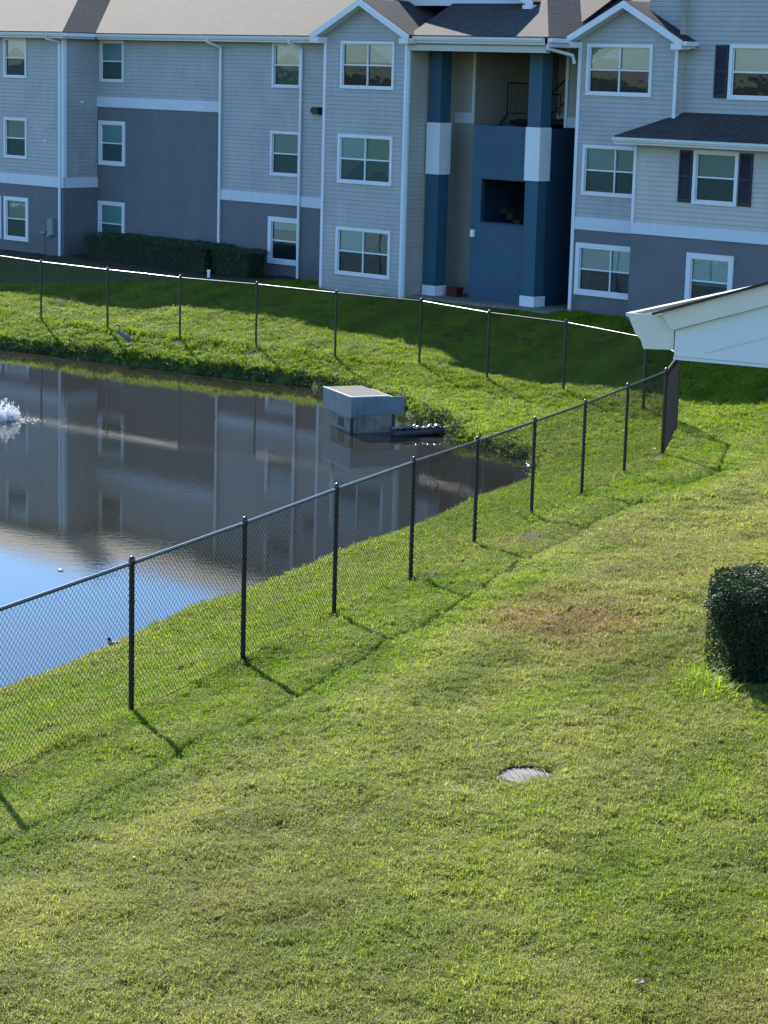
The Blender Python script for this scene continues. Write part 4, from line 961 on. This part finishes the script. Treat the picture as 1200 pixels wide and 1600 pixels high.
mb.tube([(-.26, 0, .26), (-.17, 0, .30), (-.05, 0, .37), (.07, 0, .44), (.14, 0, .47), (.17, 0, .52), (.15, 0, .58), (.14, 0, .64), (.17, 0, .685), (.21, 0, .70), (.25, 0, .695)],
        [(.02, .012), (.055, .035), (.085, .07), (.065, .06), (.032, .035), (.020, .022), (.017, .018), (.017, .018), (.024, .024), (.026, .025), (.012, .012)], 12)
for sy in (-1, 1): mb.tube([(-.02 - .05 * (sy < 0), sy * .03, .33), (.0 - .09 * (sy < 0), sy * .03, .17), (-.02 - .05 * (sy < 0), sy * .03, .0), (.05 - .05 * (sy < 0), sy * .03, -.005)], [.020, .010, .009, .006], 6)
bd = mb.build('body', M['heron'], root); remesh(bd, .011)
mb = MB(); mb.tube([(.24, 0, .695), (.31, 0, .688), (.39, 0, .678)], [.011, .007, .002], 6); mb.build('bill', M['bill'], root)
mb = MB()
for sy in (-1, 1): mb.tube([(-.29, sy * .03, .24), (-.15, sy * .062, .31), (.0, sy * .075, .39), (.08, sy * .05, .43)], [(.006, .012), (.016, .035), (.018, .05), (.006, .02)], 8)
mb.build('wing', M['heron'], root, smooth=True)
dx_, dy_ = -3.66, 29.9; dz_ = hz(dx_, dy_)
root = empty('duck', (dx_, dy_, dz_ + .0), R(200), 'small brown duck with black head and pale cheek resting at the near water edge', 'bird'); root.scale = (.72, .72, .72)
mb = MB(); mb.tube([(-.19, 0, .09), (-.13, 0, .08), (-.03, 0, .075), (.06, 0, .08), (.10, 0, .12), (.105, 0, .16), (.12, 0, .19), (.15, 0, .19)], [(.01, .006), (.045, .03), (.07, .055), (.055, .05), (.03, .032), (.024, .024), (.03, .028), (.014, .012)], 12)
for sy in (-1, 1): mb.tube([(0, sy * .03, .05), (.02, sy * .03, .0), (.05, sy * .03, 0)], [.012, .008, .01], 6)
bd = mb.build('body', M['duck'], root); remesh(bd, .009)
mb = MB(); mb.tube([(.092, 0, .14), (.10, 0, .17), (.12, 0, .20), (.145, 0, .195)], [(.03, .026), (.034, .03), (.036, .032), (.018, .016)], 10); mb.build('head_cap', M['duck_head'], root, smooth=True)
mb = MB(); mb.tube([(.06, 0, .10), (.085, 0, .125), (.10, 0, .15)], [(.03, .02), (.04, .034), (.032, .02)], 10); mb.build('cheek', M['duck_cheek'], root, smooth=True)
mb = MB(); mb.tube([(.15, 0, .19), (.19, 0, .182)], [(.013, .008), (.012, .004)], 6); mb.build('bill', M['bill'], root)

# ------------------------------------------------------------------ fountain splash
def splash():
    cx, cy = -8.45, 49.7; root = empty('pond_fountain', (cx, cy, ZW), 0, 'white splashing spray of a small pond fountain at the left edge', 'fountain')
    m, nt, b_ = new_mat('white_spray'); b_.inputs['Base Color'].default_value = (.75, .77, .78, 1); b_.inputs['Roughness'].default_value = .4; b_.inputs['Subsurface Weight'].default_value = 0
    tl = nn(nt, 'ShaderNodeBsdfTranslucent'); tl.inputs[0].default_value = (.95, .96, .97, 1); mx = nn(nt, 'ShaderNodeMixShader'); mx.inputs[0].default_value = .5
    nt.links.new(b_.outputs[0], mx.inputs[1]); nt.links.new(tl.outputs[0], mx.inputs[2]); nt.links.new(mx.outputs[0], nt.nodes['Material Output'].inputs[0])
    r = random.Random(3)
    def drops(n, fx, fr, stretch=1.8):
        mb = MB()
        for i in range(n):
            x, y, z = fx(); s = fr(); d = Vector((r.gauss(0, .5), r.gauss(0, .5), 1)).normalized() * s * stretch; p = Vector((x, y, z))
            px = Vector((s, 0, 0)); py = Vector((0, s, 0)); t, bt = p + d, p - d; q = [p + px, p + py, p - px, p - py]
            for k in range(4): mb.face(t, q[k], q[(k + 1) % 4]); mb.face(bt, q[(k + 1) % 4], q[k])
        return mb
    def dense():
        a = r.uniform(0, 6.28); rr = .27 * math.sqrt(r.random()) * (1 + .25 * math.sin(3 * a)); return rr * math.cos(a) - .10, rr * math.sin(a), abs(r.gauss(0, .07)) + .27 * r.random() ** 1.6 * (.55 + .45 * math.sin(5 * a + 1) )
    drops(2200, dense, lambda: r.uniform(.003, .013), 2.6).build('splash', m, root, kind='stuff')
    def veil():
        t = r.random(); a = r.uniform(0, 6.28); rr = .05 + .34 * t; return rr * math.cos(a) - .14, rr * math.sin(a), .5 * (1 - t * t * .8) * r.random() ** .6
    drops(420, veil, lambda: r.uniform(.003, .010), 3).build('spray', m, root, kind='stuff')
    mb = MB()
    for i in range(420):
        a = r.uniform(0, 6.28); rr = abs(r.gauss(.25, .28)); s = r.uniform(.006, .024); x, y = rr * math.cos(a), rr * math.sin(a)
        mb.face(*[(x + s * r.uniform(.6, 1.4) * math.cos(6.283 * k / 6), y + s * r.uniform(.6, 1.4) * math.sin(6.283 * k / 6), .006) for k in range(6)])
    mb.build('foam', m, root, kind='stuff')
    mb = MB(); mb.tube([(0, 0, -.3), (0, 0, .12)], [.10, .06], 10); mb.build('nozzle', M['lamp_black'], root)
splash()
M['glint_white'] = paint('white_glint', (.8, .82, .84), .4, .05, streak=False)
root = empty('glint_marker', (-5.12, 34.75, ZW), 0, 'tiny pale blob added as a ripple highlight on the water above the near fence rail', 'highlight'); root.scale = (.6, .6, .6)  # pale solid bit put in for a bright spot on the ripples
mb = MB(); mb.tube([(-.07, 0, .0), (-.05, 0, .025), (.05, 0, .03), (.08, 0, .0)], [(.01, .01), (.03, .018), (.03, .018), (.01, .01)], 8); mb.build('glint_body', M['glint_white'], root, smooth=True)

# ------------------------------------------------------------------ manhole cover in the lawn
def manhole():
    x, y = MAN; z = hz(x, y) - .012; root = empty('manhole_cover', (x, y, z), R(12), 'round weathered grey concrete access cover sunk in the mown lawn', 'manhole')
    m, nt, b_ = new_mat('stained_cover'); n1 = tex_noise(nt, 9, 5, .7); n2 = tex_noise(nt, 30, 3, .6, stretch=(1, .3, 1))
    c = ramp(nt, n1.outputs[0], [(.35, (.035, .032, .030)), (.65, (.11, .10, .095))]); c = mix_col(nt, ramp(nt, n2.outputs[0], [(.5, (0, 0, 0)), (.75, (.8, .8, .8))]), c, (.14, .10, .085))
    nt.links.new(c, b_.inputs['Base Color']); b_.inputs['Roughness'].default_value = .8
    mb = MB(); mb.tube([(0, 0, -.12), (0, 0, .008), (0, 0, .014)], [.25, .25, .235], 36); body = mb.build('cover_plate', m, root)
    mb = MB(); k = 48
    for i in range(k):
        a0, a1 = 6.2832 * i / k, 6.2832 * (i + 1) / k; 
        mb.hexa([(.258 * math.cos(a0), .258 * math.sin(a0), -.12), (.285 * math.cos(a0), .285 * math.sin(a0), -.12), (.285 * math.cos(a1), .285 * math.sin(a1), -.12), (.258 * math.cos(a1), .258 * math.sin(a1), -.12)],
                [(.258 * math.cos(a0), .258 * math.sin(a0), .03), (.285 * math.cos(a0), .285 * math.sin(a0), .02), (.285 * math.cos(a1), .285 * math.sin(a1), .02), (.258 * math.cos(a1), .258 * math.sin(a1), .03)])
    mb.build('rim', M['concrete_dark'], root)
    for i in range(7):
        u = -.20 + .067 * i; L = math.sqrt(.235 ** 2 - u * u)
        if i == 3: continue
        mb = MB(); mb.box(u - .012, u + .012, -L, L, .012, .020); mb.build('rib', m, root)
    mb = MB(); mb.box(-.03, .03, -.16, .06, .006, .018); mb.build('lifting_slot', M['unlit'], root)
manhole()

# bits lying in the grass
def scrap(x, y, s, mat, label, name='paper_scrap', cat='litter', lift=.03):
    z = hz(x, y) + lift; e = empty(name, (x, y, z), random.uniform(0, 6), label, cat); mb = MB(); r = random.Random(int(x * 97 + y * 31))
    n = 5; g = [[Vector(((i / (n - 1) - .5) * 2 * s, (j / (n - 1) - .5) * 1.3 * s, r.uniform(0, .5) * s + .02)) for j in range(n)] for i in range(n)]
    for i in range(n - 1):
        for j in range(n - 1): mb.face(g[i][j], g[i + 1][j], g[i + 1][j + 1], g[i][j + 1])
    mb.build('sheet' if name == 'paper_scrap' else 'flake', mat, e)
scrap(2.30, 38.0, .045, M['litter'], 'white scrap of paper on the grass inside the fence right of the pond', lift=.05)
scrap(5.4, 44.6, .07, M['pale_stone'], 'pale scrap on the grass near the fence corner', lift=.05)
scrap(-1.98, 17.55, .018, M['litter'], 'white scrap in the near grass at the left', lift=.035)
M['leaf_brown'] = paint('dry_leaf', (.20, .12, .06), .8, .2)
scrap(1.90, 14.9, .05, M['leaf_brown'], 'curled brown dry leaf in the grass near the bottom of the picture', 'dry_leaf', 'leaf', .04)

# ------------------------------------------------------------------ near roof corner at the right (end of the camera's own building)
def near_eave():
    t = R(28); g = Vector((math.sin(t), math.cos(t), 0)); bb = Vector((math.cos(t), -math.sin(t), 0)); D = 5.316
    O = g * D + bb * (-2.01)
    root = empty('porch_roof', (O.x, O.y, 6.03), -t, 'white gutter and rake end of a nearby low roof jutting in at the right', 'roof')
    # local x = bb, y = g, z up from 6.03
    prof = [(0, .098), (0, .012), (-.082, .008), (-.09, .03), (-.105, .045), (-.118, .07), (-.125, .086), (-.134, .089), (-.134, .096), (-.12, .096)]
    L = 4.0; mb = MB(); A = [(x, 0, z) for x, z in prof]; B = [(x, L, z) for x, z in prof]
    for i in range(len(prof) - 1): mb.face(A[i], B[i], B[i + 1], A[i + 1])
    gt = mb.build('gutter', M['cream'], root)
    mb = MB(); mb.face(*[(x, -.001, z) for x, z in prof[:9]]); mb.face(*[(x, .003, z) for x, z in prof[:9]]); mb.build('end_cap', M['cream'], gt)
    mb = MB(); mb.box(-.135, .0, .0, .004, .0935, .0965); mb.box(-.004, .0, -.004, .0, .012, .094); mb.build('cap_bead', M['cream'], gt)
    s = .33; W = 6.0; zt = .115
    def z(x): return zt + s * x
    mb = MB(); mb.hexa([(0.0, -.022, z(0) - .052), (W, -.022, z(W) - .052), (W, .0, z(W) - .052), (0, .0, z(0) - .052)], [(-.03, -.022, z(-.03)), (W, -.022, z(W)), (W, .0, z(W)), (-.03, .0, z(-.03))]); mb.build('rake_trim', M['cream'], root)
    mb = MB(); mb.face((.004, -.006, -.003), (.46, -.006, -.003), (.46, -.006, z(.46) - .052), (.004, -.006, z(0) - .052)); mb.face((.46, -.006, z(.46) - .20), (W, -.006, z(W) - .20), (W, -.006, z(W) - .052), (.46, -.006, z(.46) - .052)); mb.build('gable_panel', M['white_panel'], root)
    mb = MB(); mb.hexa([(.09, -.0085, .012), (W, -.0085, .012 + s * (W - .09)), (W, -.006, .012 + s * (W - .09)), (.09, -.006, .012)], [(.09, -.0085, .015), (W, -.0085, .015 + s * (W - .09)), (W, -.006, .015 + s * (W - .09)), (.09, -.006, .015)]); mb.build('panel_seam', M['cream'], root)
    mb = MB(); mb.box(.001, .46, -.004, L, -.012, -.004); mb.build('soffit', M['white_panel'], root)
    mb = MB(); mb.box(.001, .02, .0, L, -.0, z(0) - .03); mb.build('fascia_board', M['white_panel'], root)
    mb = MB()
    mb.hexa([(-.05, -.035, z(-.05) + .0), (W, -.035, z(W)), (W, L, z(W)), (-.05, L, z(-.05))], [(-.05, -.035, z(-.05) + .007), (W, -.035, z(W) + .007), (W, L, z(W) + .007), (-.05, L, z(-.05) + .014)]); 
    mb.hexa([(W, -.035, z(W)), (2 * W, -.035, z(0)), (2 * W, L, z(0)), (W, L, z(W))], [(W, -.035, z(W) + .007), (2 * W, -.035, z(0) + .014), (2 * W, L, z(0) + .014), (W, L, z(W) + .007)]); mb.build('shingle_roof', M['shingle'], root)
    gz = -6.2
    mb = MB(); mb.box(.46, 2 * W - .46, .02, .14, gz, z(.46) - .1); mb.box(.46, .58, .14, L, gz, z(.46) - .1)
    mb.hexa([(.46, .02, z(.46) - .1), (W, .02, z(.46) - .1), (W, .14, z(.46) - .1), (.46, .14, z(.46) - .1)], [(.46, .02, z(.46) - .08), (W, .02, z(W) - .15), (W, .14, z(W) - .15), (.46, .14, z(.46) - .08)]); mb.build('wall', M['siding'], root)
near_eave()
